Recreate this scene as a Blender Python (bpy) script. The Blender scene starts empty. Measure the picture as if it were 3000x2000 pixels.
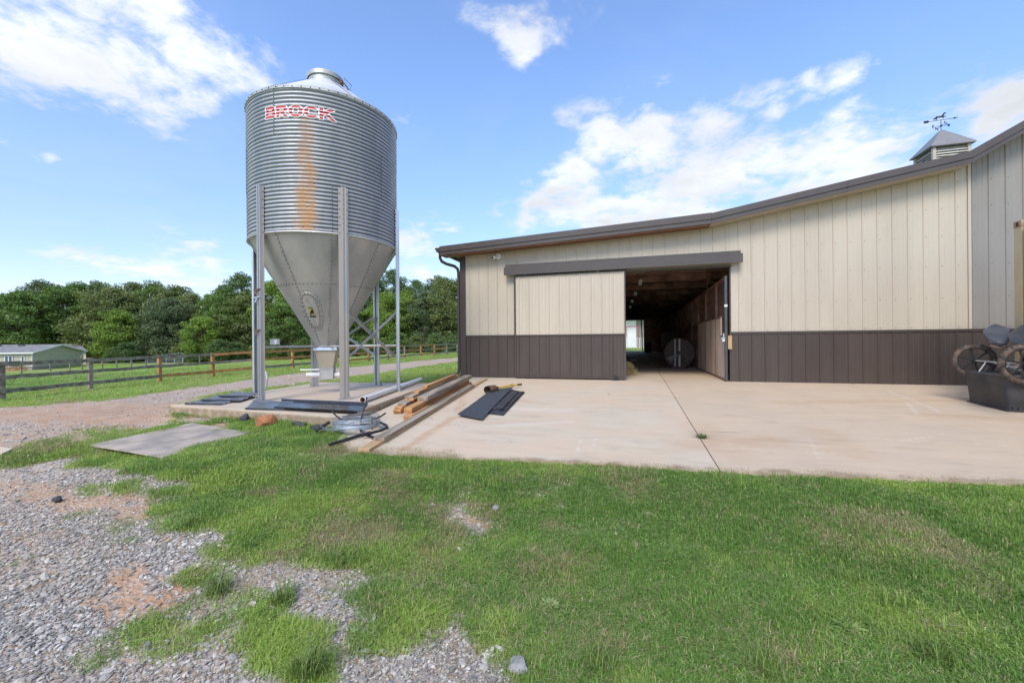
import bpy, bmesh, math, random
import numpy as np
from mathutils import Vector, Matrix, Euler
from mathutils.bvhtree import BVHTree

random.seed(7); rng = np.random.default_rng(7)
sc = bpy.context.scene
COL = sc.collection
R_ = math.radians
# ---------------------------------------------------------------- camera
F_ = 1237.0; TH = R_(16.2); D = 12.37; CH = 1.09
S_, C_ = math.sin(TH), math.cos(TH); RL = .008
cam = bpy.data.cameras.new('camera'); camo = bpy.data.objects.new('camera', cam); COL.objects.link(camo)
cam.sensor_width = 36; cam.lens = F_/3000*36; cam.shift_y = 2/3000
cam.clip_start = .05; cam.clip_end = 3000
camo.matrix_world = Matrix.Translation((0,0,CH)) @ Matrix.Rotation(TH,4,'Z') @ Matrix.Rotation(math.pi/2,4,'X') @ Matrix.Rotation(-RL,4,'Z')
sc.camera = camo

def ray(px, py):
    u, v = px-1500, py-1002
    u2 = u-RL*v; v2 = v+RL*u
    return np.array([-S_*F_+C_*u2, C_*F_+S_*u2, -v2])/F_
def c2w(X, Z): return (X*C_-Z*S_, X*S_+Z*C_)
def proj(x, y, z):
    X = C_*x+S_*y; Z = np.maximum(-S_*x+C_*y, 1e-3)
    u2 = F_*X/Z; v2 = -F_*(z-CH)/Z
    return 1500+u2+RL*v2, 1002+v2-RL*u2
def wallp(px, py, y=D):
    d = ray(px, py); t = y/d[1]; return t*d[0], CH+t*d[2]
def flat(px, py, z):
    d = ray(px, py); t = (z-CH)/d[2]; return Vector((t*d[0], t*d[1], z))
SLK = .02
def slabp(px, py, up=0.0):
    d = ray(px, py); t = (-SLK*D-CH+up)/(d[2]-SLK*d[1]); return Vector((t*d[0], t*d[1], CH+t*d[2]))
def atz(px, py, Z):
    d = ray(px, py); zc = -S_*d[0]+C_*d[1]; t = Z/zc; return Vector((t*d[0], t*d[1], CH+t*d[2]))
def slabz(y): return -SLK*np.maximum(D-y, 0)

# ---------------------------------------------------------------- world
SUN_EL, SUN_AZ = R_(46), R_(184)     # azimuth measured clockwise from +y (barn direction)
w = bpy.data.worlds.new('World'); sc.world = w; w.use_nodes = True
nt = w.node_tree; nt.nodes.clear()
class NT:
    def __init__(s, nt): s.nt = nt
    def n(s, typ, **k):
        nd = s.nt.nodes.new(typ)
        for a, b in k.items(): setattr(nd, a, b)
        return nd
    def l(s, a, b): s.nt.links.new(a, b)
    def _in(s, sock, v):
        if isinstance(v, bpy.types.NodeSocket): s.l(v, sock)
        elif v is not None: sock.default_value = v
    def math(s, op, a, b=None, c=None, clamp=False):
        nd = s.n('ShaderNodeMath', operation=op, use_clamp=clamp)
        s._in(nd.inputs[0], a)
        if b is not None: s._in(nd.inputs[1], b)
        if c is not None: s._in(nd.inputs[2], c)
        return nd.outputs[0]
    def vmath(s, op, a, b=None):
        nd = s.n('ShaderNodeVectorMath', operation=op); s._in(nd.inputs[0], a)
        if b is not None: s._in(nd.inputs[1], b)
        return nd.outputs['Value'] if op in ('DISTANCE','LENGTH','DOT_PRODUCT') else nd.outputs[0]
    def noise(s, vec, scale, detail=4, rough=.55, dist=0, col=False):
        nd = s.n('ShaderNodeTexNoise'); s._in(nd.inputs['Vector'], vec)
        nd.inputs['Scale'].default_value = scale; nd.inputs['Detail'].default_value = detail
        nd.inputs['Roughness'].default_value = rough; nd.inputs['Distortion'].default_value = dist
        return nd.outputs['Color' if col else 'Fac']
    def ramp(s, v, a, b, lo=0., hi=1., smooth=True):
        nd = s.n('ShaderNodeMapRange'); nd.interpolation_type = 'SMOOTHSTEP' if smooth else 'LINEAR'
        s._in(nd.inputs[0], v); nd.inputs[1].default_value = a; nd.inputs[2].default_value = b
        nd.inputs[3].default_value = lo; nd.inputs[4].default_value = hi
        return nd.outputs[0]
    def mix(s, f, a, b, mode='MIX'):
        nd = s.n('ShaderNodeMix', data_type='RGBA', blend_type=mode)
        s._in(nd.inputs[0], f)
        for i, v in ((6, a), (7, b)):
            if isinstance(v, (tuple, list)): v = (*v[:3], 1)
            s._in(nd.inputs[i], v)
        return nd.outputs[2]
    def scale(s, vec, sx, sy, sz):
        return s.vmath('MULTIPLY', vec, (sx, sy, sz))
N = NT(nt)
out = N.n('ShaderNodeOutputWorld'); bg = N.n('ShaderNodeBackground'); N.l(bg.outputs[0], out.inputs[0])
sky = N.n('ShaderNodeTexSky'); sky.sky_type = 'NISHITA'; sky.sun_disc = False
sky.sun_elevation = SUN_EL; sky.sun_rotation = SUN_AZ; sky.altitude = 200
sky.air_density = 1.0; sky.dust_density = .6; sky.ozone_density = 2.2
dirv = N.n('ShaderNodeTexCoord').outputs['Generated']
sep = N.n('ShaderNodeSeparateXYZ'); N.l(dirv, sep.inputs[0])
zz = N.math('ADD', N.math('MAXIMUM', sep.outputs[2], 0.), .16)
cmb = N.n('ShaderNodeCombineXYZ')
N.l(N.math('DIVIDE', sep.outputs[0], zz), cmb.inputs[0]); N.l(N.math('DIVIDE', sep.outputs[1], zz), cmb.inputs[1])
pc = cmb.outputs[0]
n1 = N.noise(pc, 3.0, 8, .60, .25)
n2 = N.noise(pc, 9.0, 6, .62, .3)
SKYB = [  # px, py, radius in px, weight : cloud bodies of this sky
 (-200,20,300,1.2),(90,50,170,1.1),(260,90,150,1.0),(430,40,80,.8),(440,140,130,1.0),(590,170,95,1.0),(680,215,70,.95),(390,240,80,.7),(500,285,85,1.0),(600,280,60,.8),(60,150,90,.6),(760,245,55,.75),(480,30,60,.6),
 (1400,60,55,.6),(1480,90,60,.85),(1570,120,75,1.0),(1530,150,50,.8),(1690,20,70,.5),
 (1700,560,120,1.0),(1850,520,150,1.1),(2010,490,140,1.0),(2170,480,130,.9),(2340,490,90,.6),(2480,520,130,1.1),(2620,470,90,.9),(1760,430,90,.85),(1930,400,110,.85),(2100,400,90,.75),(1620,600,90,.8),(1950,620,200,.9),(2300,600,200,.9),
 (2280,265,38,.5),(2370,248,48,.62),(2460,228,50,.6),(2545,208,50,.5),(2450,330,45,.3),(2440,390,50,.42),(1660,360,50,.5),(1770,340,60,.55),(2260,330,50,.5),
 (2950,350,120,1.1),(3080,400,160,1.2),(2890,145,40,.4),(1540,630,60,.75),(1450,590,40,.45),(1250,750,110,.8),(1180,710,60,.7),
 (155,466,24,.65),(500,750,60,.6),(600,745,50,.55),(640,795,60,.75),(420,800,120,.5),(250,830,120,.45),(780,160,50,.45),(880,330,60,.3),(1180,345,40,.35)]
acc = None
for (px, py, r, wt) in SKYB:
    d = ray(px, py); L = float(np.linalg.norm(d)); d = d/L
    sig = r/F_/L**.9*.86
    dd = N.vmath('DISTANCE', dirv, tuple(float(q) for q in d))
    g = N.math('EXPONENT', N.math('MULTIPLY', N.math('MULTIPLY', dd, dd), -1/(sig*sig)))
    g = N.math('MULTIPLY', g, wt)
    acc = g if acc is None else N.math('ADD', acc, g)
acc = N.math('MINIMUM', acc, 1.25)
# sky outside the frame: scattered fair-weather cloud of the same kind
behind = N.vmath('DOT_PRODUCT', dirv, tuple(float(q) for q in (ray(1500,800)/np.linalg.norm(ray(1500,800)))))
offm = N.ramp(behind, .62, .35)
n3 = N.noise(pc, .9, 3, .5)
acc = N.math('ADD', acc, N.math('MULTIPLY', offm, N.ramp(n3, .42, .62, 0, 1.0)))
dens = N.math('ADD', N.math('MULTIPLY', acc, .56), N.math('MULTIPLY', N.math('SUBTRACT', n1, .5), 2.5))
dens = N.math('ADD', dens, N.math('MULTIPLY', N.math('SUBTRACT', n2, .5), 1.35))
cl = N.ramp(dens, .12, .88)
cl = N.math('MULTIPLY', cl, N.ramp(acc, .03, .25))
wisp = N.math('MULTIPLY', N.ramp(N.noise(pc, .9, 6, .6, .6), .45, .75), .12)
cl = N.math('MAXIMUM', N.math('MULTIPLY', cl, .95), wisp)
shade = N.ramp(N.noise(pc, 2.3, 4, .5), .3, .7, .80, 1.05)
thick = N.ramp(dens, .6, 1.3, 1.0, .90)
cs = N.math('MULTIPLY', shade, thick)
SKYS = .15
hz = N.ramp(sep.outputs[2], .0, .55)
skycol = N.mix(1.0, sky.outputs[0], N.mix(hz, (.80,.73,.79), (1.06,1.12,1.25)), 'MULTIPLY')
cloudc = N.mix(1.0, (7.7,8.0,8.5), N.n('ShaderNodeCombineXYZ').outputs[0], 'MIX')
cc = N.n('ShaderNodeVectorMath', operation='SCALE'); cc.inputs[0].default_value = (3.85,3.95,4.1); N.l(cs, cc.inputs['Scale'])
nt.nodes.remove(cloudc.node)
N.l(N.mix(cl, skycol, cc.outputs[0]), bg.inputs['Color'])
bg.inputs['Strength'].default_value = SKYS

sun = bpy.data.lights.new('sun', 'SUN'); sun.energy = 1.6; sun.angle = R_(22); sun.color = (1, .94, .85)
suno = bpy.data.objects.new('sun', sun); COL.objects.link(suno)
sd = Vector((math.sin(SUN_AZ)*math.cos(SUN_EL), math.cos(SUN_AZ)*math.cos(SUN_EL), math.sin(SUN_EL)))
suno.rotation_euler = sd.to_track_quat('Z', 'Y').to_euler(); suno.location = (0,0,30)
sc.view_settings.view_transform = 'Standard'; sc.view_settings.look = 'None'
sc.view_settings.exposure = .86; sc.view_settings.gamma = 1; sc.view_settings.use_curve_mapping = False
sc.cycles.max_bounces = 5; sc.cycles.diffuse_bounces = 3; sc.cycles.transparent_max_bounces = 8
try: sc.cycles.use_denoising = True
except Exception: pass

# ---------------------------------------------------------------- materials
MATS = {}
def mat(name, col, rough=.6, metal=0., var=.12, vscale=3., bump=0., bscale=40., col2=None, spec=.5, streak=None, detail=5, grain=0.):
    if name in MATS: return MATS[name]
    m = bpy.data.materials.new(name); m.use_nodes = True; t = NT(m.node_tree)
    bs = m.node_tree.nodes['Principled BSDF']
    tc = t.n('ShaderNodeTexCoord').outputs['Object']
    v = tc if streak is None else t.scale(tc, *streak)
    nz = t.noise(v, vscale, detail, .6)
    a = tuple(c*(1-var) for c in col); b = tuple(min(1, c*(1+var)) for c in col) if col2 is None else col2
    c = t.mix(t.ramp(nz, .32, .68), a, b)
    if grain > 0:
        g = t.noise(v, vscale*14, 3, .6)
        c = t.mix(1.0, c, t.mix(g, (1-grain,)*3, (1+grain,)*3), 'MULTIPLY')
    t.l(c, bs.inputs['Base Color'])
    bs.inputs['Roughness'].default_value = rough; bs.inputs['Metallic'].default_value = metal
    bs.inputs['Specular IOR Level'].default_value = spec
    if rough > .15:
        t.l(t.ramp(t.noise(v, vscale*2.3, 4, .6), .3, .7, rough*.85, min(1, rough*1.15)), bs.inputs['Roughness'])
    if bump > 0:
        bp = t.n('ShaderNodeBump'); bp.inputs['Strength'].default_value = 1; bp.inputs['Distance'].default_value = bump
        t.l(t.noise(v, bscale, 4, .6), bp.inputs['Height']); t.l(bp.outputs[0], bs.inputs['Normal'])
    MATS[name] = m
    return m
M_beige = mat('beige_siding', (.51,.445,.345), .42, 0, .05, 1.2, streak=(1,1,.25), grain=.03)
M_grey = mat('grey_siding', (.27,.25,.22), .42, 0, .06, 1.2, streak=(1,1,.25), grain=.03)
M_brown = mat('brown_steel', (.070,.052,.043), .42, 0, .10, 1.5, streak=(1,1,.3), grain=.05)
M_trim = mat('dark_trim', (.078,.063,.054), .40, 0, .08, 2)
M_roof = mat('roof_steel', (.10,.095,.095), .38, 0, .06, 2)
M_soffw = mat('soffit_wood', (.22,.095,.045), .7, 0, .25, 2.5, streak=(1,8,1))
M_soffm = mat('soffit_cream', (.50,.44,.34), .55, 0, .08, 3)
M_conc = mat('concrete_side', (.36,.32,.26), .9, 0, .22, 5, bump=.004, bscale=30)
M_galv = mat('galvanised', (.52,.545,.57), .36, .75, .12, 3, streak=(1,1,.35), grain=.06)
M_galvd = mat('galvanised_dull', (.42,.43,.42), .5, .45, .14, 2.5, streak=(1,1,.3), grain=.06, col2=(.55,.54,.50))
M_galvr = mat('galvanised_stained', (.43,.45,.47), .42, .6, .12, 1.6, streak=(1,1,.25), col2=(.52,.45,.37))
M_bolt = mat('bolt_steel', (.09,.085,.08), .5, .5, .1)
M_black = mat('black_plastic', (.018,.018,.02), .5, 0, .2, 6)
M_rubber = mat('black_rubber', (.03,.031,.035), .75, 0, .35, 6, bump=.002, bscale=90)
M_blkmet = mat('black_sheet', (.022,.021,.023), .28, 0, .2, 3)
M_blkmet2 = mat('charcoal_sheet', (.11,.12,.135), .38, 0, .2, 3)
M_lumo = mat('new_lumber', (.38,.165,.06), .75, 0, .2, 2.2, streak=(7,7,.45), col2=(.54,.29,.115), grain=.18)
M_lumw = mat('weathered_lumber', (.20,.155,.115), .85, 0, .2, 2.2, streak=(7,7,.45), col2=(.38,.31,.23), grain=.25)
M_lumy = mat('yellow_lumber', (.44,.27,.12), .75, 0, .15, 2.2, streak=(7,7,.45), col2=(.55,.38,.2), grain=.18)
M_fw = mat('weathered_rail', (.19,.15,.115), .9, 0, .25, 4, streak=(1,1,1), col2=(.33,.28,.225), grain=.2)
M_fo = mat('orange_stained_rail', (.40,.18,.06), .8, 0, .2, 3, col2=(.5,.25,.09), grain=.15)
M_wdark = mat('dark_stall_wood', (.62,.46,.33), .85, 0, .3, 1.5, streak=(5,5,.3), col2=(.80,.68,.56), grain=.3)
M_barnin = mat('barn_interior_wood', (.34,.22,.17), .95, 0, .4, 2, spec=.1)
M_stallmet = mat('stall_metal', (.30,.17,.125), .55, .2, .3, 5)
M_pvc = mat('white_plastic', (.68,.66,.62), .35, 0, .06, 5)
M_pvcin = mat('orange_pipe_inside', (.45,.22,.08), .6, 0, .2, 5)
M_wire = mat('bright_wire', (.50,.53,.55), .35, .7, .1, 9)
M_rockr = mat('red_clay_rock', (.36,.15,.065), .95, 0, .25, 5, bump=.01, bscale=18)
M_rockd = mat('dark_rock', (.055,.055,.06), .85, 0, .35, 9, bump=.02, bscale=22)
M_rockg = mat('grey_rock', (.27,.26,.25), .85, 0, .2, 8, bump=.01, bscale=25)
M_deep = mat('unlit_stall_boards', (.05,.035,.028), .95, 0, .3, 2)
M_white = mat('white_paint', (.75,.75,.73), .5, 0, .05)
M_yel = mat('yellow_paint', (.62,.36,.03), .45, 0, .1)
M_red = mat('red_paint', (.52,.025,.04), .45, 0, .1)
M_rust = mat('rusty_steel', (.16,.085,.05), .7, .3, .3, 8, col2=(.25,.14,.09))
M_cream = mat('cream_container_paint', (.56,.49,.31), .5, 0, .12, 3, streak=(1,1,.3), col2=(.48,.35,.2))
M_tire = mat('muddy_tyre', (.04,.037,.036), .9, 0, .2, 9, col2=(.17,.12,.085), bump=.004, bscale=60)
M_tub = mat('grey_black_poly', (.04,.04,.042), .52, 0, .35, 2.5, grain=.2)
M_glass = mat('window_glass', (.10,.13,.17), .08, 0, .1)
M_sage = mat('sage_siding', (.50,.47,.355), .6, 0, .08)
M_shing = mat('grey_shingle', (.22,.21,.20), .9, 0, .2, 1.5, grain=.2)
M_bark = mat('bark', (.10,.08,.06), .95, 0, .3, 2, col2=(.2,.17,.14))
M_barkp = mat('pale_bark', (.26,.22,.18), .95, 0, .2, 2)
M_slate = mat('grey_mat', (.30,.26,.22), .9, 0, .15, 2.5, col2=(.47,.385,.30), bump=.002, bscale=60)
M_hay = mat('hay', (.38,.31,.14), .95, 0, .3, 20)
M_paintor = mat('barn_orange', (.55,.22,.06), .6, 0, .1)

# ---------------------------------------------------------------- builders
class MB:
    def __init__(s): s.v = []; s.f = []; s.mi = []; s.cur = 0
    def add(s, vs, fs):
        b = len(s.v); s.v += [tuple(map(float, q)) for q in vs]; s.f += [tuple(b+i for i in f) for f in fs]; s.mi += [s.cur]*len(fs); return s
    def box(s, x0, x1, y0, y1, z0, z1):
        return s.add([(x0,y0,z0),(x1,y0,z0),(x1,y1,z0),(x0,y1,z0),(x0,y0,z1),(x1,y0,z1),(x1,y1,z1),(x0,y1,z1)],
                     [(0,3,2,1),(4,5,6,7),(0,1,5,4),(1,2,6,5),(2,3,7,6),(3,0,4,7)])
    def obox(s, c, ax, ay, az):   # centre, half axes
        c, ax, ay, az = map(Vector, (c, ax, ay, az))
        vs = [c+sx*ax+sy*ay+sz*az for sz in (-1,1) for sx, sy in ((-1,-1),(1,-1),(1,1),(-1,1))]
        return s.add(vs, [(0,3,2,1),(4,5,6,7),(0,1,5,4),(1,2,6,5),(2,3,7,6),(3,0,4,7)])
    def beam(s, a, b, w, h, up=(0,0,1)):
        a, b = Vector(a), Vector(b); d = (b-a); L = d.length; d.normalize()
        side = d.cross(Vector(up)).normalized(); u = side.cross(d).normalized()
        return s.obox((a+b)/2, d*L/2, side*w/2, u*h/2)
    def cyl(s, a, b, r, n=12, r2=None, cap=True):
        a, b = Vector(a), Vector(b); d = (b-a).normalized(); r2 = r if r2 is None else r2
        q = d.to_track_quat('Z', 'Y'); vs = []
        for c, rr in ((a, r), (b, r2)):
            for i in range(n):
                t = 2*math.pi*i/n; vs.append(c+q @ Vector((rr*math.cos(t), rr*math.sin(t), 0)))
        fs = [(i, (i+1) % n, n+(i+1) % n, n+i) for i in range(n)]
        if cap: fs += [tuple(range(n-1, -1, -1)), tuple(range(n, 2*n))]
        return s.add(vs, fs)
    def tube(s, pts, r, n=8, closed=False):
        pts = [Vector(p) for p in pts]; m = len(pts); rr = r if isinstance(r, (list, tuple)) else [r]*m; vs = []; fs = []
        pn = None
        for i, p in enumerate(pts):
            d = (pts[(i+1) % m]-pts[i-1]) if closed or 0 < i < m-1 else (pts[1]-pts[0] if i == 0 else pts[-1]-pts[-2])
            d.normalize()
            if pn is None: pn = d.orthogonal().normalized()
            pn = (pn-d*pn.dot(d)).normalized(); q = d.cross(pn)
            for k in range(n):
                t = 2*math.pi*k/n; vs.append(p+(pn*math.cos(t)+q*math.sin(t))*rr[i])
        for i in range(m if closed else m-1):
            j = (i+1) % m
            for k in range(n): fs.append((i*n+k, i*n+(k+1) % n, j*n+(k+1) % n, j*n+k))
        if not closed: fs += [tuple(range(n-1, -1, -1)), tuple(range((m-1)*n, m*n))]
        return s.add(vs, fs)
    def lathe(s, prof, n=32, c=(0,0), a0=0, a1=2*math.pi):
        full = abs(a1-a0-2*math.pi) < 1e-6; k = n if full else n+1; vs = []; fs = []; m = len(prof)
        for i in range(k):
            t = a0+(a1-a0)*i/n
            for r, z in prof: vs.append((c[0]+r*math.cos(t), c[1]+r*math.sin(t), z))
        for i in range(n):
            j = (i+1) % k
            for q in range(m-1): fs.append((i*m+q, j*m+q, j*m+q+1, i*m+q+1))
        return s.add(vs, fs)
    def prism(s, poly, y0, y1):     # polygon in x,z extruded along y
        n = len(poly)
        return s.add([(x,y0,z) for x, z in poly]+[(x,y1,z) for x, z in poly],
                     [tuple(range(n)), tuple(range(2*n-1, n-1, -1))]+[(i, n+i, n+(i+1) % n, (i+1) % n) for i in range(n)])
    def build(s, name, m, parent=None, smooth=False, bevel=0., kind=None, label=None):
        me = bpy.data.meshes.new(name); off = OFF.get(parent, Vector((0,0,0))) if parent else Vector((0,0,0))
        me.from_pydata([(a-off.x, b-off.y, c-off.z) for a, b, c in s.v], [], s.f); me.update()
        bm = bmesh.new(); bm.from_mesh(me); bmesh.ops.recalc_face_normals(bm, faces=bm.faces)
        if bevel > 0:
            bmesh.ops.bevel(bm, geom=list(bm.edges), offset=bevel, segments=1, affect='EDGES', clamp_overlap=True)
        bm.to_mesh(me); bm.free()
        ms = m if isinstance(m, (list, tuple)) else [m]
        for q in ms: me.materials.append(q)
        if len(ms) > 1 and bevel == 0: me.polygons.foreach_set('material_index', s.mi)
        if smooth:
            me.polygons.foreach_set('use_smooth', [True]*len(me.polygons))
            try: me.set_sharp_from_angle(angle=R_(40))
            except Exception: pass
        o = bpy.data.objects.new(name, me); COL.objects.link(o)
        if parent: o.parent = parent; OFF[o] = off
        if kind: o['kind'] = kind
        if label: o['label'] = label
        return o
OFF = {}
def thing(name, label, cat, loc=(0,0,0), group=None):
    o = bpy.data.objects.new(name, None); COL.objects.link(o); o.location = loc; o.empty_display_size = .2
    o['label'] = label; o['category'] = cat
    if group: o['group'] = group
    OFF[o] = Vector(loc); return o
def tag(o, label, cat, group=None):
    o['label'] = label; o['category'] = cat
    if group: o['group'] = group
    return o
def struct(o): o['kind'] = 'structure'; return o
def single(mb, name, m, label, cat, loc, group=None, **k):
    """one-mesh thing with its origin at loc"""
    loc = Vector(loc); mb.v = [(a-loc.x, b-loc.y, c-loc.z) for a, b, c in mb.v]
    o = mb.build(name, m, **k); o.location = loc; return tag(o, label, cat, group)

# value noise ---------------------------------------------------------------
def _h(ix, iy, s):
    n = (ix.astype(np.int64)*374761393+iy.astype(np.int64)*668265263+s*2147483647) & 0xffffffff
    n = ((n ^ (n >> 13))*1274126177) & 0xffffffff; n = n ^ (n >> 16)
    return (n & 0xffff)/65535.
def vnoise(x, y, s=0):
    ix, iy = np.floor(x), np.floor(y); fx, fy = x-ix, y-iy; fx = fx*fx*(3-2*fx); fy = fy*fy*(3-2*fy)
    a, b, c, d = _h(ix, iy, s), _h(ix+1, iy, s), _h(ix, iy+1, s), _h(ix+1, iy+1, s)
    return (a*(1-fx)+b*fx)*(1-fy)+(c*(1-fx)+d*fx)*fy
def fbm(x, y, o=4, s=0):
    r = 0; a = .5; t = 0
    for i in range(o): r = r+a*vnoise(x*2**i, y*2**i, s+i); t += a; a *= .55
    return r/t
def inpoly(x, y, P):
    r = np.zeros(x.shape, bool); n = len(P)
    for i in range(n):
        x0, y0 = P[i]; x1, y1 = P[(i+1) % n]
        if y0 == y1: continue
        c = ((y0 > y) != (y1 > y)) & (x < (x1-x0)*(y-y0)/(y1-y0)+x0); r ^= c
    return r
def dpoly(x, y, P):
    d = np.full(x.shape, 1e9); n = len(P)
    for i in range(n):
        x0, y0 = P[i]; x1, y1 = P[(i+1) % n]; dx, dy = x1-x0, y1-y0
        t = np.clip(((x-x0)*dx+(y-y0)*dy)/(dx*dx+dy*dy), 0, 1)
        d = np.minimum(d, np.hypot(x-x0-t*dx, y-y0-t*dy))
    return np.where(inpoly(x, y, P), 0, d)
def sst(a, b, x): t = np.clip((x-a)/(b-a), 0, 1); return t*t*(3-2*t)

# ---------------------------------------------------------------- layout polygons
PAD = [(-8.03,5.58),(-4.18,5.32),(-5.19,10.29),(-8.53,9.96)]; PADZ = .0065
FRONT = [(-3.6,4.55),(-3.3,4.30),(-2.92,4.19),(-2.12,4.23),(-.57,4.41),(.78,4.45),(2.04,4.57),(3.17,4.67),(6,4.95),(14,5.6)]
def yfront(x): return np.interp(x, [p[0] for p in FRONT], [p[1] for p in FRONT])
def xleft(y): return np.interp(y, [4.3,4.6,5.4,10.29,12.4], [-3.55,-3.75,-4.16,-5.17,-5.24])
DRV = FRONT+[(14,D),(-5.24,D),(-5.17,10.29),(-4.16,5.4)]
BARN = [(-5.27,D),(28.9,D),(28.9,49),(-5.27,49)]
CP = [(0,0,-.42),(0,2,-.36),(2,2,-.36),(-2.5,2,-.42),(3,3,-.28),(-3,3.5,-.33),(-6,3.5,-.38),(-3,5,-.16),(6,3,-.25),(-6,6.6,-.18),(-8,7.3,-.22),(-9,6,-.36),(-12,8,-.5),(-3,13,-.12),
 (-6,12,-.15),(-5,20,-.25),(-4,16,-.15),(-10,12,-.42),(-10,18,-.5),(-14,14,-.66),(-18,12,-.82),(-18,15,-.81),(-18.1,18.2,-.81),(-18,22,-.79),(-15,29,-.64),(-11,36,-.5),(-10.9,43,-.47),(-7,56,-.36),(-30,25,-1.25),(-28,40,-1.25),
 (-45,40,-1.9),(-68,60,-2.3),(-72,72,-2.1),(-95,60,-2.6),(-60,90,-2.2),(-100,90,-2.6),(-35,92,-1.7),(-15,95,-.6),(0,100,-.3),(-40,70,-1.8),(-15,70,-.8),(8,60,-.05),(20,75,-.1),(30,90,-.1),(10,30,-.1),(40,40,-.2),(25,10,-.2),(10,0,-.4),(-10,0,-.6),(0,-20,-.6),(-30,0,-1.2),(30,-20,-.6),(-150,100,-3),(150,150,0),(0,200,-1),(-120,200,-3),(15,58,-.04)]
CPW = np.array([(*c2w(a, b), z) for a, b, z in CP])
def groundz(x, y):
    x = np.asarray(x, float); y = np.asarray(y, float); num = np.zeros(x.shape); den = np.zeros(x.shape)
    for cx, cy, cz in CPW:
        d2 = (x-cx)**2+(y-cy)**2; s = .25+.06*math.hypot(cx, cy); w_ = 1/(d2+s*s)**2*(s**2)
        num += w_*cz; den += w_
    g = num/den
    for P, zt, rad in ((PAD, PADZ-.15, .8), (DRV, None, 1.4)):
        d = dpoly(x, y, P); t = sst(0, rad, d)
        tz = (slabz(y)-.035) if zt is None else zt
        g = g*t+tz*(1-t); g = np.where(d <= 0, tz-.06, g)
    d = dpoly(x, y, BARN); t = sst(0, 2.5, d); g = g*t-.07*(1-t); g = np.where(d <= 0, -.15, g)
    dist = np.hypot(x, y)
    g = g+np.where(dist < 9, (fbm(x*3.3, y*3.3, 3, 15)-.5)*.045*(dpoly(x, y, DRV) > .25)*(dpoly(x, y, PAD) > .15), 0)
    g = g+(fbm(x*.9+31, y*.9, 3, 5)-.5)*.07*np.clip(dist/6, .2, 1)*np.where(dpoly(x, y, DRV) < .4, .15, 1)
    return g
def gz(x, y): return float(groundz(np.array([x]), np.array([y]))[0])
def terr(px, py):
    d = ray(px, py); t = np.geomspace(1.2, 400, 900)
    g = groundz(t*d[0], t*d[1]); k = np.where(CH+t*d[2] <= g)[0]
    if len(k) == 0: k = [len(t)-1]
    k = k[0]; k0 = max(k-1, 0)
    tt = np.linspace(t[k0], t[k], 20); g = groundz(tt*d[0], tt*d[1]); j = np.where(CH+tt*d[2] <= g+1e-6)[0]; j = j[0] if len(j) else 19
    return Vector((tt[j]*d[0], tt[j]*d[1], float(g[j])))

# ---------------------------------------------------------------- ground cover maps
GRAV = [(-900,1350),(0,1371),(255,1358),(485,1377),(625,1397),(612,1416),(536,1467),(446,1518),(472,1550),(700,1530),(745,1560),(714,1613),(816,1645),(918,1671),(1148,1671),(1224,1684),(1275,1709),(1326,1760),(1352,1811),(1428,1888),(1505,1939),(1560,2000),(1700,2300),(-900,2300)]
ROAD = [(-900,1245),(0,1195),(300,1170),(560,1135),(730,1112),(1000,1076),(1345,1046),(1500,1035),(1500,1040),(1345,1059),(1000,1111),(730,1142),(600,1163),(515,1192),(508,1228),(460,1252),(330,1282),(200,1308),(0,1325),(-900,1420)]
GPATCH = [(150,1296,110,10),(330,1270,130,14),(60,1345,130,9),(250,1335,180,10),(640,1700,60,34),(440,1852,190,26),(600,1800,60,22),(250,1900,60,12),(800,1850,95,85),(880,1975,75,45),(745,1760,45,45),(1180,1775,120,85),(1090,1850,90,50),(410,1432,45,14),(520,1462,45,16),(290,1430,40,8),(255,1510,30,7),(360,1565,22,9),(730,1640,60,22),(990,1730,30,12),(940,1660,90,28),(60,1640,60,8),(640,1245,40,8)]
BARE = [(650,1243,120,24),(770,1268,50,10),(900,1300,60,8),(1000,1318,80,9),(560,1232,60,14),(1400,1530,85,34),(1270,1532,50,10),(1545,1524,60,7),(900,1480,50,12),(1560,1920,60,50)]
CLAY = [(370,1745,210,100),(250,1740,110,30),(100,1440,140,14),(520,1700,120,30),(300,1215,400,40),(680,1248,150,30),(180,1345,200,10),(1400,1535,40,14),(300,1480,260,30)]
DRY = [(2780,1630,120,45),(2890,1700,90,30),(1050,1565,170,80),(1350,1505,130,50),(1620,1545,90,22),(780,1440,70,18),(1000,1330,120,14),(1780,1900,90,40),(2300,1880,90,40)]
def ell(px, py, L, k=1.0):
    r = np.zeros(px.shape)
    for cx, cy, rx, ry in L: r = np.maximum(r, 1-np.sqrt(((px-cx)/rx)**2+((py-cy)/ry)**2)*k)
    return r
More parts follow.
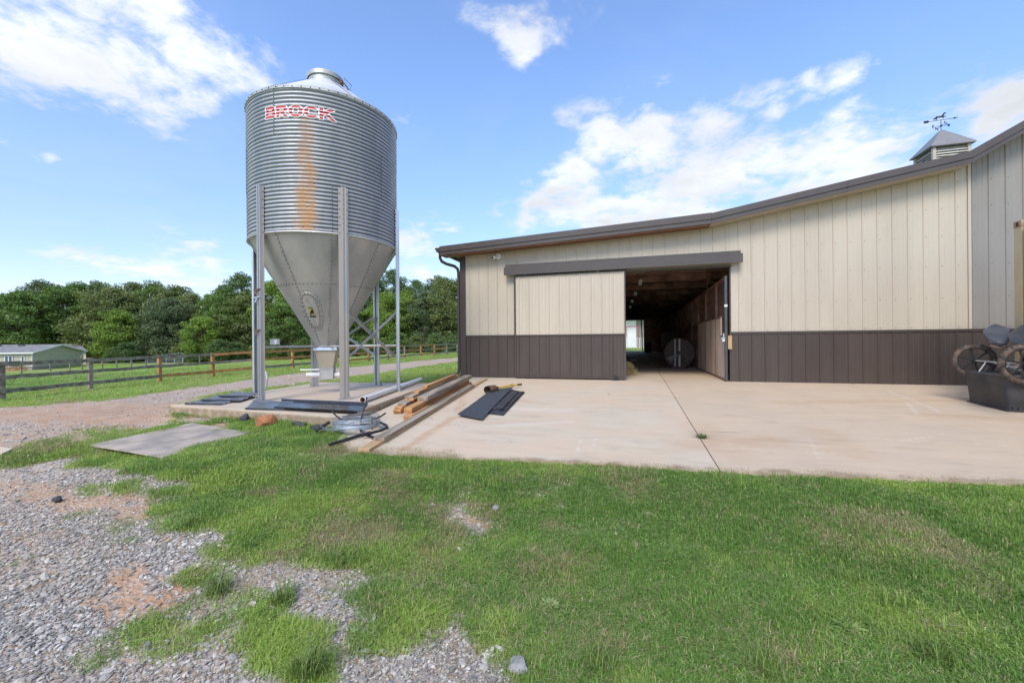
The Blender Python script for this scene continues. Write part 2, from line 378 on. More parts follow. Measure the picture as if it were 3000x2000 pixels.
def cover(x, y, z=None):
    """grass weight, clay weight, far road weight"""
    if z is None: z = np.zeros(x.shape)-.3
    front = (-S_*x+C_*y) > .8
    px, py = proj(x, y, z); px = np.where(front, px, 9999); py = np.where(front, py, 9999)
    n = fbm(x*2.1, y*2.1, 4, 11)-.5; n2_ = fbm(x*5.7, y*5.7, 3, 23)-.5
    sc_ = np.clip((py-1000)/500, .05, 1.3)
    qx = px+n*190*sc_+n2_*60*sc_; qy = py+(n2_*120+n*60)*sc_
    gr = inpoly(qx, qy, GRAV); rd = inpoly(px+n2_*60*sc_, py+n*45*sc_, ROAD)
    g = 1-(gr | rd)*1.0
    pe = ell(qx, qy, GPATCH)
    g = np.where(pe > 0, np.maximum(g, sst(-.05, .75, pe)*.95), g)
    g = g*(1-sst(0, .35, ell(qx, qy, BARE)))
    hole = sst(.60, .74, fbm(x*1.5+9, y*1.5, 4, 40)); near = np.hypot(x, y) < 9
    g = np.where(near & (px < 1500) & (py > 1240), g*(1-.8*hole*(np.clip((1500-px)/500, 0, 1))), g)
    g = g*np.where(near, .55+.45*sst(.36,.56, fbm(x*2.4+17, y*2.4, 4, 48)), 1)
    g = g*(1-.55*sst(0,.6,ell(qx, qy, DRY))*near)
    clay = sst(-.1, .5, ell(qx, qy, CLAY))
    clay = np.clip(clay+.30*rd+.45*sst(.5, .8, fbm(x*.8, y*.8, 4, 60))*rd, 0, 1)
    g = np.where(front, g, 1.0)
    return g, clay, rd*1.0

def ground_material():
    m = bpy.data.materials.new('ground_cover'); m.use_nodes = True; t = NT(m.node_tree); bs = m.node_tree.nodes['Principled BSDF']
    tc = t.n('ShaderNodeTexCoord').outputs['Object']
    def at(nm):
        a = t.n('ShaderNodeAttribute'); a.attribute_name = nm; return a.outputs['Fac']
    vo = t.n('ShaderNodeTexVoronoi'); vo.inputs['Scale'].default_value = 38; t.l(tc, vo.inputs['Vector'])
    bw = t.n('ShaderNodeSeparateColor'); t.l(vo.outputs['Color'], bw.inputs[0])
    stone = t.mix(bw.outputs[0], (.30,.28,.255), (.52,.48,.43))
    stone = t.mix(t.ramp(bw.outputs[1], .78, .85), stone, (.42,.30,.2))
    stone = t.mix(t.ramp(t.noise(tc, 1.2, 5), .3, .65), stone, t.mix(.55, stone, (.50,.38,.28)))
    clayc = t.mix(t.ramp(t.noise(tc, 3, 6, .65), .3, .7), (.44,.25,.14), (.56,.38,.26))
    clayc = t.mix(t.ramp(bw.outputs[2], .72, .8), clayc, stone)
    gs = t.mix(t.ramp(t.noise(tc, 9, 5, .7), .35, .65), (.075,.085,.03), (.20,.17,.085))
    gs = t.mix(t.ramp(t.noise(tc, 2.1, 4, .6), .5, .75), gs, (.14,.115,.06))
    far = t.mix(t.ramp(t.noise(tc, 1.5, 6, .7), .3, .7), (.14,.27,.035), (.23,.38,.05))
    far = t.mix(t.ramp(t.noise(tc, .18, 5, .6), .42, .62), far, t.mix(t.ramp(t.noise(tc, 2.5, 6, .7), .3, .7), (.24,.29,.085), (.36,.36,.14)))
    fz = at('far')
    far = t.mix(at('lush'), far, t.mix(t.ramp(t.noise(tc, 2.2, 6, .7), .3, .7), (.13,.30,.035), (.22,.43,.05)))
    gcol = t.mix(fz, gs, far)
    c = t.mix(at('clay'), stone, clayc); c = t.mix(at('cov'), c, gcol)
    t.l(c, bs.inputs['Base Color']); bs.inputs['Roughness'].default_value = .95; bs.inputs['Specular IOR Level'].default_value = .15
    bp = t.n('ShaderNodeBump'); bp.inputs['Strength'].default_value = .8; bp.inputs['Distance'].default_value = .02
    t.l(t.math('ADD', vo.outputs['Distance'], t.noise(tc, 25, 5, .7)), bp.inputs['Height']); t.l(bp.outputs[0], bs.inputs['Normal'])
    return m
M_ground = ground_material()
def lushf(x, y):
    X = C_*x+S_*y; Z = -S_*x+C_*y; xf = np.interp(Z, [10,22,29,43,56,90], [-18.6,-18.6,-15.6,-11.4,-7.5,0])
    return sst(.3, 2.0, xf-X)*sst(48, 30, Z-.25*(X+18)*0)
def build_ground():
    yaw = math.pi/2+TH
    half = R_(60)
    fine = np.arange(-half, half, R_(.36)); coarse = np.arange(half, 2*math.pi-half, R_(4))
    ang = np.concatenate([fine, coarse])+yaw; na = len(ang)
    rad = np.exp(np.arange(math.log(.5), math.log(900), .021)); nr = len(rad)
    A, R0 = np.meshgrid(ang, rad, indexing='ij')
    x = (R0*np.cos(A)).ravel(); y = (R0*np.sin(A)).ravel(); z = groundz(x, y)
    g, clay, rd = cover(x, y, z)
    z = z+np.where(g > .5, 0, -.006)
    vs = np.stack([x, y, z], 1).tolist(); vs.append((0., 0., gz(0,0)))
    ii, jj = np.meshgrid(np.arange(na), np.arange(nr-1), indexing='ij'); i2 = (ii+1) % na
    q = np.stack([ii*nr+jj, ii*nr+jj+1, i2*nr+jj+1, i2*nr+jj], -1).reshape(-1, 4)
    g4 = g[q].mean(1); hard = g4 < .4
    far = sst(8, 22, np.hypot(x, y))
    cx = x[q].mean(1); cy = y[q].mean(1)
    sets = (('lawn', ~hard), ('gravel_drive', hard))
    for nm, selm in sets:
        qq = q[selm]; used, inv = np.unique(qq, return_inverse=True); inv = inv.reshape(qq.shape)
        faces = inv.tolist(); V = [vs[k] for k in used]
        gg, cl_, ff = g[used], clay[used], far[used]
        if nm == 'lawn':
            b = len(V); V.append(vs[-1]); ring = {int(u): k for k, u in enumerate(used)}
            gg = np.append(gg, 1); cl_ = np.append(cl_, 0); ff = np.append(ff, 0)
            for i in range(na):
                a0, a1 = i*nr, ((i+1) % na)*nr
                if a0 in ring and a1 in ring: faces.append((b, ring[a0], ring[a1]))
        me = bpy.data.meshes.new(nm); me.from_pydata(V, [], faces); me.update()
        vx = np.array([q[0] for q in V]); vy = np.array([q[1] for q in V])
        for an, arr in (('cov', gg), ('clay', cl_), ('far', ff), ('lush', lushf(vx, vy))):
            a = me.attributes.new(an, 'FLOAT', 'POINT'); a.data.foreach_set('value', arr.astype(np.float32))
        me.materials.append(M_ground); me.polygons.foreach_set('use_smooth', [True]*len(me.polygons))
        o = bpy.data.objects.new(nm, me); COL.objects.link(o); struct(o)
build_ground()
# ================================================================ concrete slabs
def concrete_material(nm, base, warm):
    m = bpy.data.materials.new(nm); m.use_nodes = True; t = NT(m.node_tree); bs = m.node_tree.nodes['Principled BSDF']
    tc = t.n('ShaderNodeTexCoord').outputs['Object']
    def at(n_):
        a = t.n('ShaderNodeAttribute'); a.attribute_name = n_; return a.outputs['Fac']
    c = t.mix(t.ramp(t.noise(tc, .8, 6, .62), .32, .66), base, warm)
    c = t.mix(t.ramp(t.noise(t.scale(tc, .5, 2.2, 1), 2.2, 6, .65), .45, .75, 0, .6), c, tuple(q*.82 for q in warm))
    c = t.mix(t.ramp(t.noise(tc, 14, 4, .7), .62, .8, 0, .7), c, (.26,.21,.16))
    c = t.mix(t.ramp(t.noise(t.scale(tc, 1, 3.5, 1), 1.3, 7, .7, .8), .52, .70, 0, .75), c, tuple(q*.78 for q in base))
    vc_ = t.n('ShaderNodeTexVoronoi', feature='DISTANCE_TO_EDGE'); vc_.inputs['Scale'].default_value = .22; t.l(t.vmath('ADD', tc, t.noise(tc, 1.4, 5, .6, 0, True)), vc_.inputs['Vector'])
    c = t.mix(t.math('MULTIPLY', t.ramp(vc_.outputs['Distance'], .0, .0022, 1, 0), t.ramp(t.noise(tc, .5, 3), .5, .6)), c, (.20,.155,.115))
    sw = t.noise(t.scale(tc, .35, 6, 1), 3.2, 6, .7, 1.2)
    c = t.mix(t.math('MULTIPLY', t.ramp(sw, .62, .72), .35), c, (.66,.62,.56))
    st = t.math('MULTIPLY', at('stain'), t.ramp(t.noise(tc, 5, 5, .6), .25, .6, .35, 1))
    c = t.mix(st, c, (.46,.25,.11)); c = t.mix(at('white'), c, (.70,.67,.61))
    c = t.mix(t.math('MULTIPLY', at('dirt'), t.ramp(t.noise(tc, 9, 5, .7), .3, .6, .4, 1)), c, (.24,.17,.10))
    c = t.mix(1.0, c, t.mix(t.noise(tc, 120, 3, .7), (.90,)*3, (1.08,)*3), 'MULTIPLY')
    t.l(c, bs.inputs['Base Color']); bs.inputs['Specular IOR Level'].default_value = .3
    t.l(t.ramp(t.noise(tc, 3, 4), .3, .7, .62, .85), bs.inputs['Roughness'])
    bp = t.n('ShaderNodeBump'); bp.inputs['Distance'].default_value = .003
    t.l(t.noise(tc, 60, 5, .7), bp.inputs['Height']); t.l(bp.outputs[0], bs.inputs['Normal'])
    return m
M_slabL = concrete_material('pale_concrete', (.59,.50,.375), (.62,.475,.335))
M_slabR = concrete_material('warm_concrete', (.56,.44,.315), (.60,.46,.32))
STAIN = [((1180,1318),(1330,1222),.10,.55),((1390,1165),(1620,1182),.10,.35),((1440,1240),(1640,1235),.14,.25),((1340,1210),(1360,1150),.10,.3),
 ((1950,1118),(1880,1100),.3,.35),((2010,1300),(2250,1290),.35,.30),((2300,1180),(2900,1170),.25,.3),((2700,1215),(3000,1230),.25,.25),((1130,1280),(1230,1215),.12,.3),((2060,1250),(2150,1330),.3,.2),((2400,1260),(2500,1330),.3,.2)]
WHITE = [((2606,1147),(2720,1190),.014,.8),((2720,1190),(2755,1207),.02,.6),((2600,1149),(2690,1147),.006,.8),((2790,1150),(2860,1164),.008,.7),((2600,1178),(2655,1176),.006,.5),((1490,1195),(1660,1203),.25,.3),((1470,1245),(1660,1235),.12,.3),
 ((2640,1292),(2760,1270),.008,.5),((2660,1180),(2690,1215),.03,.3),((1690,1330),(1700,1290),.01,.4),((1735,1315),(1745,1285),.01,.4),((2370,1280),(2400,1345),.01,.35),((2860,1300),(3000,1310),.01,.4)]
def segd(x, y, a, b):
    dx, dy = b[0]-a[0], b[1]-a[1]; t = np.clip(((x-a[0])*dx+(y-a[1])*dy)/(dx*dx+dy*dy), 0, 1)
    return np.hypot(x-a[0]-t*dx, y-a[1]-t*dy)
def slab_attrs(me, x, y, dirt=None):
    n = fbm(x*4, y*4, 3, 70)-.5
    st = np.zeros(x.shape); wh = np.zeros(x.shape)
    for L, arr in ((STAIN, st), (WHITE, wh)):
        for a, b, r, w_ in L:
            a = slabp(*a); b = slabp(*b); d = segd(x, y, a, b)+n*r*.8
            arr[:] = np.maximum(arr, w_*sst(r*1.25, r*.2, d))
    for an, arr in (('stain', st), ('white', wh), ('dirt', dirt if dirt is not None else np.zeros(x.shape))):
        a = me.attributes.new(an, 'FLOAT', 'POINT'); a.data.foreach_set('value', arr.astype(np.float32))
def grid_slab(name, m, xl, xr, nx, ny, zf, yf, yb, thick=.12):
    V = []; F = []
    for j in range(ny+1):
        v = j/ny; y0 = 4.45+(yb-4.45)*v
        a = xl(y0); b = xr
        for i in range(nx+1):
            x = a+(b-a)*i/nx; y = yf(x)+(yb-yf(x))*v; V.append((x, y, zf(y)))
    for j in range(ny):
        for i in range(nx): q = j*(nx+1)+i; F.append((q, q+1, q+nx+2, q+nx+1))
    rim = [i for i in range(nx+1)]+[(j+1)*(nx+1)-1 for j in range(1, ny+1)]
    rim2 = [j*(nx+1) for j in range(ny, -1, -1)]
    for L in (rim, rim2):
        b = len(V); V += [(V[k][0], V[k][1], V[k][2]-thick) for k in L]
        for i in range(len(L)-1): F.append((L[i], b+i, b+i+1, L[i+1]))
    me = bpy.data.meshes.new(name); me.from_pydata(V, [], F); me.update(); me.materials.append(m)
    x = np.array([q[0] for q in V]); y = np.array([q[1] for q in V])
    dirt = .7*sst(.10, .0, y-yf(x)+(fbm(x*5, y*5, 3, 3)-.5)*.35)
    slab_attrs(me, x, y, dirt)
    o = bpy.data.objects.new(name, me); COL.objects.link(o); return struct(o)
grid_slab('concrete_driveway', M_slabL, xleft, .772, 150, 200, lambda y: slabz(y), yfront, D)
grid_slab('concrete_driveway', M_slabR, lambda y: .784, 14., 300, 150, lambda y: slabz(y), yfront, D)
mb = MB(); mb.box(-4.6,.772,D,47.6,-.12,0); o = struct(mb.build('aisle_floor', M_slabL))
mb = MB(); mb.box(.784,28.8,D,47.6,-.12,0); struct(mb.build('aisle_floor', M_slabR))
mb = MB(); mb.box(-6,14,47.61,60,-.14,-.01); struct(mb.build('rear_apron', M_slabL))
# silo pad
mb = MB(); n = 4
mb.add([(x, y, PADZ) for x, y in PAD]+[(x, y, PADZ-.24) for x, y in PAD], [(0,1,2,3),(7,6,5,4)]+[(i, i+4, (i+1) % 4+4, (i+1) % 4) for i in range(4)])
M_pad = concrete_material('pad_concrete', (.55,.46,.36), (.60,.46,.33))
o = mb.build('silo_pad', M_pad); struct(o)
bm = bmesh.new(); bm.from_mesh(o.data); bmesh.ops.bevel(bm, geom=list(bm.edges), offset=.008, segments=1, affect='EDGES'); bmesh.ops.subdivide_edges(bm, edges=list(bm.edges), cuts=12, use_grid_fill=True); bm.to_mesh(o.data); bm.free()
co = np.array([v.co[:] for v in o.data.vertices]); drt = sst(PADZ-.008, PADZ-.05, co[:,2])*.75+.10
for an, arr in (('dirt', drt),):
    a = o.data.attributes.new(an, 'FLOAT', 'POINT'); a.data.foreach_set('value', arr.astype(np.float32))

# ================================================================ barn
barn = thing('horse_barn', 'long beige and brown metal horse barn with a sliding door beside the concrete driveway', 'barn', (-.3, D, 0))
# roof line (top of fascia) in x,z : lean-to, main skirt, steep centre, mirrored
RP = [(-5.76,4.045),(1.93,4.37),(7.25,5.27),(11.8,7.92)]
RPm = RP+[(23.6-x, z) for x, z in RP[::-1][1:]]
def roofz(x): return float(np.interp(x, [p[0] for p in RPm], [p[1] for p in RPm]))
OV = .46
def strip(y0, y1, zt, zb, x0=None, x1=None, pts=RPm):
    """band following the roof line, from zt to zb (offsets), between y0..y1"""
    xs = [p for p in pts if (x0 is None or p[0] > x0) and (x1 is None or p[0] < x1)]
    xs = ([(x0, roofz(x0))] if x0 is not None else [])+xs+([(x1, roofz(x1))] if x1 is not None else [])
    mb = MB()
    for (xa, za), (xb, zb_) in zip(xs[:-1], xs[1:]):
        mb.add([(xa,y0,za+zb),(xb,y0,zb_+zb),(xb,y1,zb_+zb),(xa,y1,za+zb),(xa,y0,za+zt),(xb,y0,zb_+zt),(xb,y1,zb_+zt),(xa,y1,za+zt)],
               [(0,3,2,1),(4,5,6,7),(0,1,5,4),(2,3,7,6)]+([(3,0,4,7)] if xa == xs[0][0] else [])+([(1,2,6,5)] if xb == xs[-1][0] else []))
    return mb
# roof sheets: each slope its own part, ribs across
segs = list(zip(RPm[:-1], RPm[1:]))
for (xa, za), (xb, zb_) in segs:
    mb = MB(); mb.add([(xa,D-OV+.02,za-.10),(xb,D-OV+.02,zb_-.10),(xb,48,zb_-.10),(xa,48,za-.10),(xa,D-OV+.02,za-.02),(xb,D-OV+.02,zb_-.02),(xb,48,zb_-.02),(xa,48,za-.02)],
                      [(0,3,2,1),(4,5,6,7),(0,1,5,4),(1,2,6,5),(2,3,7,6),(3,0,4,7)])
    k = 0
    while k < 38:
        yy = D-OV+.3+k*.914; k += 1
        mb.beam((xa, yy, za-.012), (xb, yy, zb_-.012), .03, .03)
    mb.build('roof_slope', M_roof, barn)
# fascia trims in lengths
for (xa, xb) in ((-5.76,-2.7),(-2.7,.4),(.4,1.93),(1.93,4.9),(4.9,7.25),(7.25,9.8),(9.8,11.8),(11.8,14.4),(14.4,16.35),(16.35,21.7),(21.7,29.36)):
    strip(D-OV-.035, D-OV+.018, .0, -.155, xa, xb-.004).build('fascia', M_trim, barn)
    strip(D-OV-.012, D-OV+.016, -.157, -.265, xa, xb-.004).build('lower_fascia', M_trim, barn)
    mw = M_soffw if xb <= 1.95 else M_soffm
    mb = strip(D-OV+.02, D-.01, -.235, -.262, xa, xb-.003); mb.build('soffit', mw, barn)
strip(D-OV-.03, D-OV+.03, .012, -.004, -5.76, 1.93).build('drip_edge', M_trim, barn)
# soffit framing board (wood) behind lean-to fascia
strip(D-OV+.022, D-OV+.06, -.17, -.30, -5.70, 1.85).build('barge_board', M_soffw, barn)
# siding
def wallpan(xa, xb, z0, ztop, y, m, parent, name='siding_panel', ph=0., rib=.02, dirn=(1,0), zcap=None):
    """profiled steel sheet between xa..xb (major ribs every .3048 from phase), facing -y"""
    P = [(xa, 0)]; k = math.floor((xa-ph)/.3048)-1
    while ph+k*.3048 < xb+.3:
        c = ph+k*.3048
        for dx, dy in ((-.022,0),(-.011,rib),(.011,rib),(.022,0),(.085,0),(.092,.004),(.108,.004),(.115,0),(.19,0),(.197,.004),(.213,.004),(.22,0)):
            if xa < c+dx < xb: P.append((c+dx, dy))
        k += 1
    P.append((xb, 0)); mb = MB(); V = []; nP = len(P)
    for x, dy in P: V.append((x, y-dy, z0))
    for x, dy in P: V.append((x, y-dy, ztop(x) if callable(ztop) else ztop))
    for x, dy in (P[0], P[-1]): pass
    V += [(xb, y+.02, z0), (xa, y+.02, z0), (xb, y+.02, V[2*nP-1][2]), (xa, y+.02, V[nP][2])]
    b = 2*nP
    F = [(i, i+1, nP+i+1, nP+i) for i in range(nP-1)]+[(b+1, 0, nP, b+3), (nP-1, b, b+2, 2*nP-1), (b, b+1, b+3, b+2)]
    mb.add(V, F)
    return mb.build(name, m, parent)
wtop = lambda x: roofz(x)-.262
BELT = 1.285
OX0, OX1, OZ = -.9, 2.42, 3.06          # opening
PH = -5.10+.13
screws = MB()
def screwrow(xa, xb, z, y):
    k = math.floor((xa-PH)/.3048)
    while PH+k*.3048 < xb:
        x = PH+k*.3048+.045; k += 1
        if xa < x < xb: screws.box(x-.007, x+.007, y-.012, y, z-.006, z+.006)
x = -5.10
edges = [-5.10]
while x < 28.8: x += .9144; edges.append(min(x, 28.8))
def wallrun(x0, x1):
    es = [x0]+[e for e in edges if x0+.02 < e < x1-.02]+[x1]
    return list(zip(es[:-1], es[1:]))
GX0, GX1 = 7.49, 23.6-7.49
def upper(x0, x1, z0):
    for a, b in wallrun(x0, x1):
        cuts = [a]+[g for g in (GX0, GX1) if a < g < b]+[b]
        for p, q in zip(cuts[:-1], cuts[1:]):
            grey = GX0-.001 <= p and q <= GX1+.001
            for br in (1.93, 7.25, 11.8):
                pass
            wallpan(p+.0005, q-.0005, z0, wtop, D-.001, M_grey if grey else M_beige, barn, ph=PH)
upper(-5.10, OX0, BELT+.03); upper(OX0, OX1, OZ+.02); upper(OX1, 28.8, BELT+.03)
for x0, x1 in ((-5.10, OX0), (OX1, 28.8)):
    for a, b in wallrun(x0, x1):
        wallpan(a+.0005, b-.0005, slabz(0)*0+.0, BELT-.002, D-.002, M_brown, barn, name='wainscot_panel', ph=PH)
mb = MB(); mb.box(-5.10, OX0, D-.034, D+.01, BELT, BELT+.028); mb.box(-5.10, OX0, D-.026, D-.002, BELT-.03, BELT-.001); mb.build('belt_trim', M_trim, barn)
mb = MB(); mb.box(OX1+.03, 28.8, D-.034, D+.01, BELT, BELT+.028); mb.box(OX1+.03, 28.8, D-.026, D-.002, BELT-.03, BELT-.001); mb.build('belt_trim', M_trim, barn)
for z in (1.36, 2.05, 2.8, 3.5, 4.15, 4.75):
    for a, b in ((-5.1,-3.5),(2.5,28.7)):
        xa = a
        k = a
        while k < b:
            if wtop(k) > z+.1: screwrow(k, k+.3, z, D-.001)
            k += .3
for z in (.06, .62, 1.2):
    screwrow(-5.1,-3.5, z, D-.002); screwrow(2.5, 28.7, z, D-.002)
screws.build('siding_screws', mat('screw_head', (.20,.18,.16), .5, .2, .1), barn, kind='stuff')
# cream corner strip between beige and grey
mb = MB(); mb.prism([(GX0-.055, BELT+.03),(GX0+.005, BELT+.03),(GX0+.005, wtop(GX0)-.002),(GX0-.055, wtop(GX0-.055)-.002)], D-.03, D-.0225); mb.build('corner_strip', M_beige, barn)
mb = MB(); mb.prism([(GX1-.005, BELT+.03),(GX1+.055, BELT+.03),(GX1+.055, wtop(GX1+.055)-.002),(GX1-.005, wtop(GX1)-.002)], D-.03, D-.0225); mb.build('corner_strip', M_beige, barn)
# corner trim
mb = MB(); mb.box(-5.285,-5.10, D-.028, D-.0, 0, 3.79); mb.box(-5.285,-5.262, D, D+.15, 0, 3.79); mb.build('corner_trim', M_brown, barn)
# opening trims
mb = MB(); mb.box(OX0-.02, OX1+.05, D-.03, D+.14, OZ-.03, OZ+.018); mb.build('opening_head_trim', M_brown, barn)
mb = MB(); mb.box(OX1+.0, OX1+.03, D-.035, D+.14, 0, OZ-.031); mb.build('opening_side_trim', M_brown, barn)
mb = MB(); mb.box(OX0-.03, OX0, D-.004, D+.14, 0, OZ-.031); mb.build('opening_side_trim', M_brown, barn)
# track cover
tk = MB(); tk.box(-3.73, 2.66, D-.20, D-.03, 3.30, 3.42); tk.build('track_cover', M_trim, barn)
mb = MB(); mb.box(-3.76, -.3, D-.245, D-.205, 3.10, 3.335); mb.box(-3.76, -.3, D-.2, D-.03, 3.285, 3.298); mb.build('track_fascia', M_trim, barn)
mb = MB(); mb.box(-.297, 2.70, D-.245, D-.205, 3.105, 3.34); mb.box(-.297, 2.70, D-.2, D-.03, 3.287, 3.299); mb.build('track_fascia', M_trim, barn)
mb = MB(); mb.box(-3.7, 2.6, D-.145, D-.10, 3.17, 3.24); mb.build('track_rail', M_galvd, barn)
# sliding door
dx0, dx1, dz0, dz1, dy = -3.46, -.235, .035, 3.075, D-.15
door = MB().box(dx0+.02, dx1-.02, dy+.03, dy+.07, dz0+.02, dz1-.02).build('sliding_door', M_brown, barn)
a = dx0+.035; ph = dx0+.13
while a < dx1-.06:
    b = min(a+.9144, dx1-.035)
    wallpan(a+.0005, b-.0005, BELT+.02, dz1-.03, dy+.012, M_beige, door, name='door_panel', ph=ph)
    wallpan(a+.0005, b-.0005, dz0+.05, BELT-.018, dy+.012, M_brown, door, name='lower_door_panel', ph=ph)
    a = b
mb = MB(); mb.box(dx0-.012, dx0-.001, dy-.016, dy+.085, dz0, dz1); mb.build('door_edge_seal', M_black, door)
mb = MB(); mb.box(dx0, dx0+.035, dy-.012, dy+.08, dz0, dz1); mb.box(dx1-.035, dx1, dy-.012, dy+.08, dz0, dz1)
mb.box(dx0+.0352, dx1-.0352, dy-.012, dy+.08, dz0, dz0+.045); mb.box(dx0+.0352, dx1-.0352, dy-.012, dy+.08, dz1-.028, dz1)
mb.box(dx0+.0352, dx1-.0352, dy-.014, dy+.01, BELT-.016, BELT+.018); mb.build('door_frame', M_brown, door)
for x in (dx0+.35, -1.0):
    mb = MB(); mb.cyl((x, dy+.02, dz1+.09), (x, dy+.05, dz1+.09), .05, 14); mb.box(x-.02, x+.02, dy+.01, dy+.02, dz1-.04, dz1+.1); mb.build('door_roller', M_galv, door)
mb = MB(); mb.box(-.62,-.42, dy-.09, dy-.03, .0, .03); mb.box(-.55,-.47, dy-.08, dy-.04, .03, .12); mb.cyl((-.51,dy-.10,.085),(-.51,dy-.02,.085),.035,12); mb.build('floor_guide', M_black, barn)
# downspout and gutter on the left eave
gx = -5.78
mb = MB(); mb.prism([(gx,4.02),(gx-.13,4.02),(gx-.14,3.99),(gx-.10,3.93),(gx-.09,3.89),(gx,3.89)], D-OV-.02, 47.9); mb.build('gutter', M_brown, barn)
pts = [(gx-.05,D-.30,3.90),(gx-.05,D-.30,3.74),(gx+.0,D-.28,3.63),(gx+.12,D-.2,3.56),(gx+.33,D-.06,3.50),(gx+.415,D-.01,3.42),(gx+.43,D+.02,3.3),(gx+.43,D+.02,.24),(gx+.41,D-.01,.13),(gx+.33,D-.06,.07),(gx+.18,D-.16,.05)]
mb = MB(); mb.tube([Vector(p) for p in pts], .047, 10); mb.build('downspout', M_brown, barn, smooth=True)
# light
lx, lz = -4.0, 3.72
mb = MB(); mb.cyl((lx, D-.06, lz), (lx, D-.02, lz), .095, 20); o = mb.build('wall_light', M_white, barn, smooth=True)
mb = MB(); mb.cyl((lx-.02, D-.06, lz-.01), (lx-.12, D-.22, lz-.06), .035, 14, .055); mb.build('lamp_head', M_white, o, smooth=True)
mb = MB(); mb.cyl((lx-.121, D-.222, lz-.061), (lx-.13, D-.235, lz-.065), .035, 14); mb.build('lamp_lens', M_black, o)
# left side wall, rear wall, interior structure
mb = MB(); mb.box(-5.24,-5.10, D+.02, 47.9, 0, 3.79); mb.build('side_wall', M_beige, barn)
mb = MB(); mb.box(28.72,28.84, D+.03, 47.9, 0, 3.7); mb.build('side_wall', M_beige, barn)
mb = MB(); mb.prism([(-5.08,0),(-2.6,0),(-2.6,3.8),(-5.08,3.8)], 47.5, 47.6)
mb.prism([(.95,0),(28.7,0),(28.7,3.7),(21.67,4.05),(16.35,4.95),(11.8,7.6),(7.25,4.95),(1.93,4.05),(.95,4.0)], 47.5, 47.6)
mb.prism([(-2.6,3.55),(.95,3.55),(.95,3.99),(-2.6,3.82)], 47.5, 47.6); mb.build('rear_wall', M_barnin, barn)
mb = MB()
mb.prism([(-5.08,3.45),(OX1+3,3.45),(OX1+3,3.52),(-5.08,3.52)], D+.03, 47.4)
mb.build('ceiling_boarding', M_barnin, barn)
for k in range(14):
    y = D+1.2+k*2.44
    MB().box(-5.0, OX1+2.6, y-.04, y+.04, 3.22, 3.44).build('ceiling_joist', M_barnin, barn)
M_tube = mat('tube_light', (.75,.75,.78), .3, 0, .02)
for (px, py, Z) in ((1876,830,14.5),(1862,862,19.5),(1852,883,24.5),(1846,900,30)):
    p = atz(px, py, Z); z = 3.15
    t_ = (z-CH)/(p.z-CH); x, y = p.x*t_, p.y*t_
    MB().box(x-.06, x+.06, y-.6, y+.6, z, z+.06).build('strip_light', M_tube, barn)
for y in (D+.35, D+.62, D+.95):
    MB().box(-.9, .35, y-.012, y+.012, 3.14, 3.17).build('conduit', M_galvd, barn)
# stall fronts along the aisle, right side
SX = 2.36
posts = [D+.10]; y = D+.10
for L in (1.35,1.9,1.8,1.8,1.8,1.8,1.8,1.8,1.8,1.8,1.8,1.8,1.8,1.8,1.8,1.8,1.8,1.8):
    y += L; posts.append(y)
def stall(xf, y0, y1, detailed, cut=False, side=1):
    bh = 1.72
    if detailed:
        o = MB().box(xf-.035, xf+.035, y0+.0, y0+.07, .0, 2.82).build('stall_front', M_stallmet, barn)
        n = max(3, int((y1-y0-.08)/.14)); wd = (y1-y0-.09)/n
        for i in range(n):
            a = y0+.08+i*wd; top = bh if not (cut and a > y0+.05 and a+wd < y0+.05+.62) else 1.18
            mb = MB().box(xf-.022-.002*(i % 2), xf+.02, a+.002, a+wd-.002, .06, top); mb.build('stall_board', M_wdark, o)
        mb = MB(); mb.box(xf-.03, xf+.03, y0+.071, y1-.001, .015, .058); mb.box(xf-.03, xf+.03, y0+(.7 if cut else .071), y1-.001, bh+.001, bh+.05)
        mb.box(xf-.03, xf+.03, y0+.071, y1-.001, 2.74, 2.80)
        if cut: mb.box(xf-.03, xf+.03, y0+.071, y0+.67, 1.181, 1.22); mb.box(xf-.03, xf+.03, y0+.67, y0+.70, 1.181, bh+.05)
        mb.build('stall_rail', M_stallmet, o, kind='stuff')
        nb = int((y1-y0-.1)/.15)
        mb = MB()
        for i in range(nb):
            a = y0+.1+i*(y1-y0-.12)/nb; zb = bh+.05
            if cut and a < y0+.67: zb = 1.22
            mb.cyl((xf, a, zb), (xf, a, 2.74), .006, 5, cap=False)
        mb.build('stall_bars', M_stallmet, o)
    else:
        mb = MB(); mb.box(xf-.02, xf+.02, y0+.07, y1, .03, bh); mb.box(xf-.035, xf+.035, y0, y0+.07, 0, 2.82); mb.box(xf-.03, xf+.03, y0+.07, y1, 2.74, 2.8)
        for i in range(9): a = y0+.2+i*(y1-y0-.3)/9; mb.cyl((xf, a, bh), (xf, a, 2.74), .01, 5, cap=False)
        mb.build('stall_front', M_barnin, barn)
for i, (a, b) in enumerate(zip(posts[:-1], posts[1:])):
    stall(SX, a, b, i < 3, cut=(i == 0))
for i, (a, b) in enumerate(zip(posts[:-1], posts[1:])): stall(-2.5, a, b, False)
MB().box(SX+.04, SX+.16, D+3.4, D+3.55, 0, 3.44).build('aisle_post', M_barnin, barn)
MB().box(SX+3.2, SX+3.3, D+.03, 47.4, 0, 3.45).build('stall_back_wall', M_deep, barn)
MB().box(SX+.03, SX+3.19, D+3.2, D+3.28, 0, 3.0).build('stall_divider', M_deep, barn)
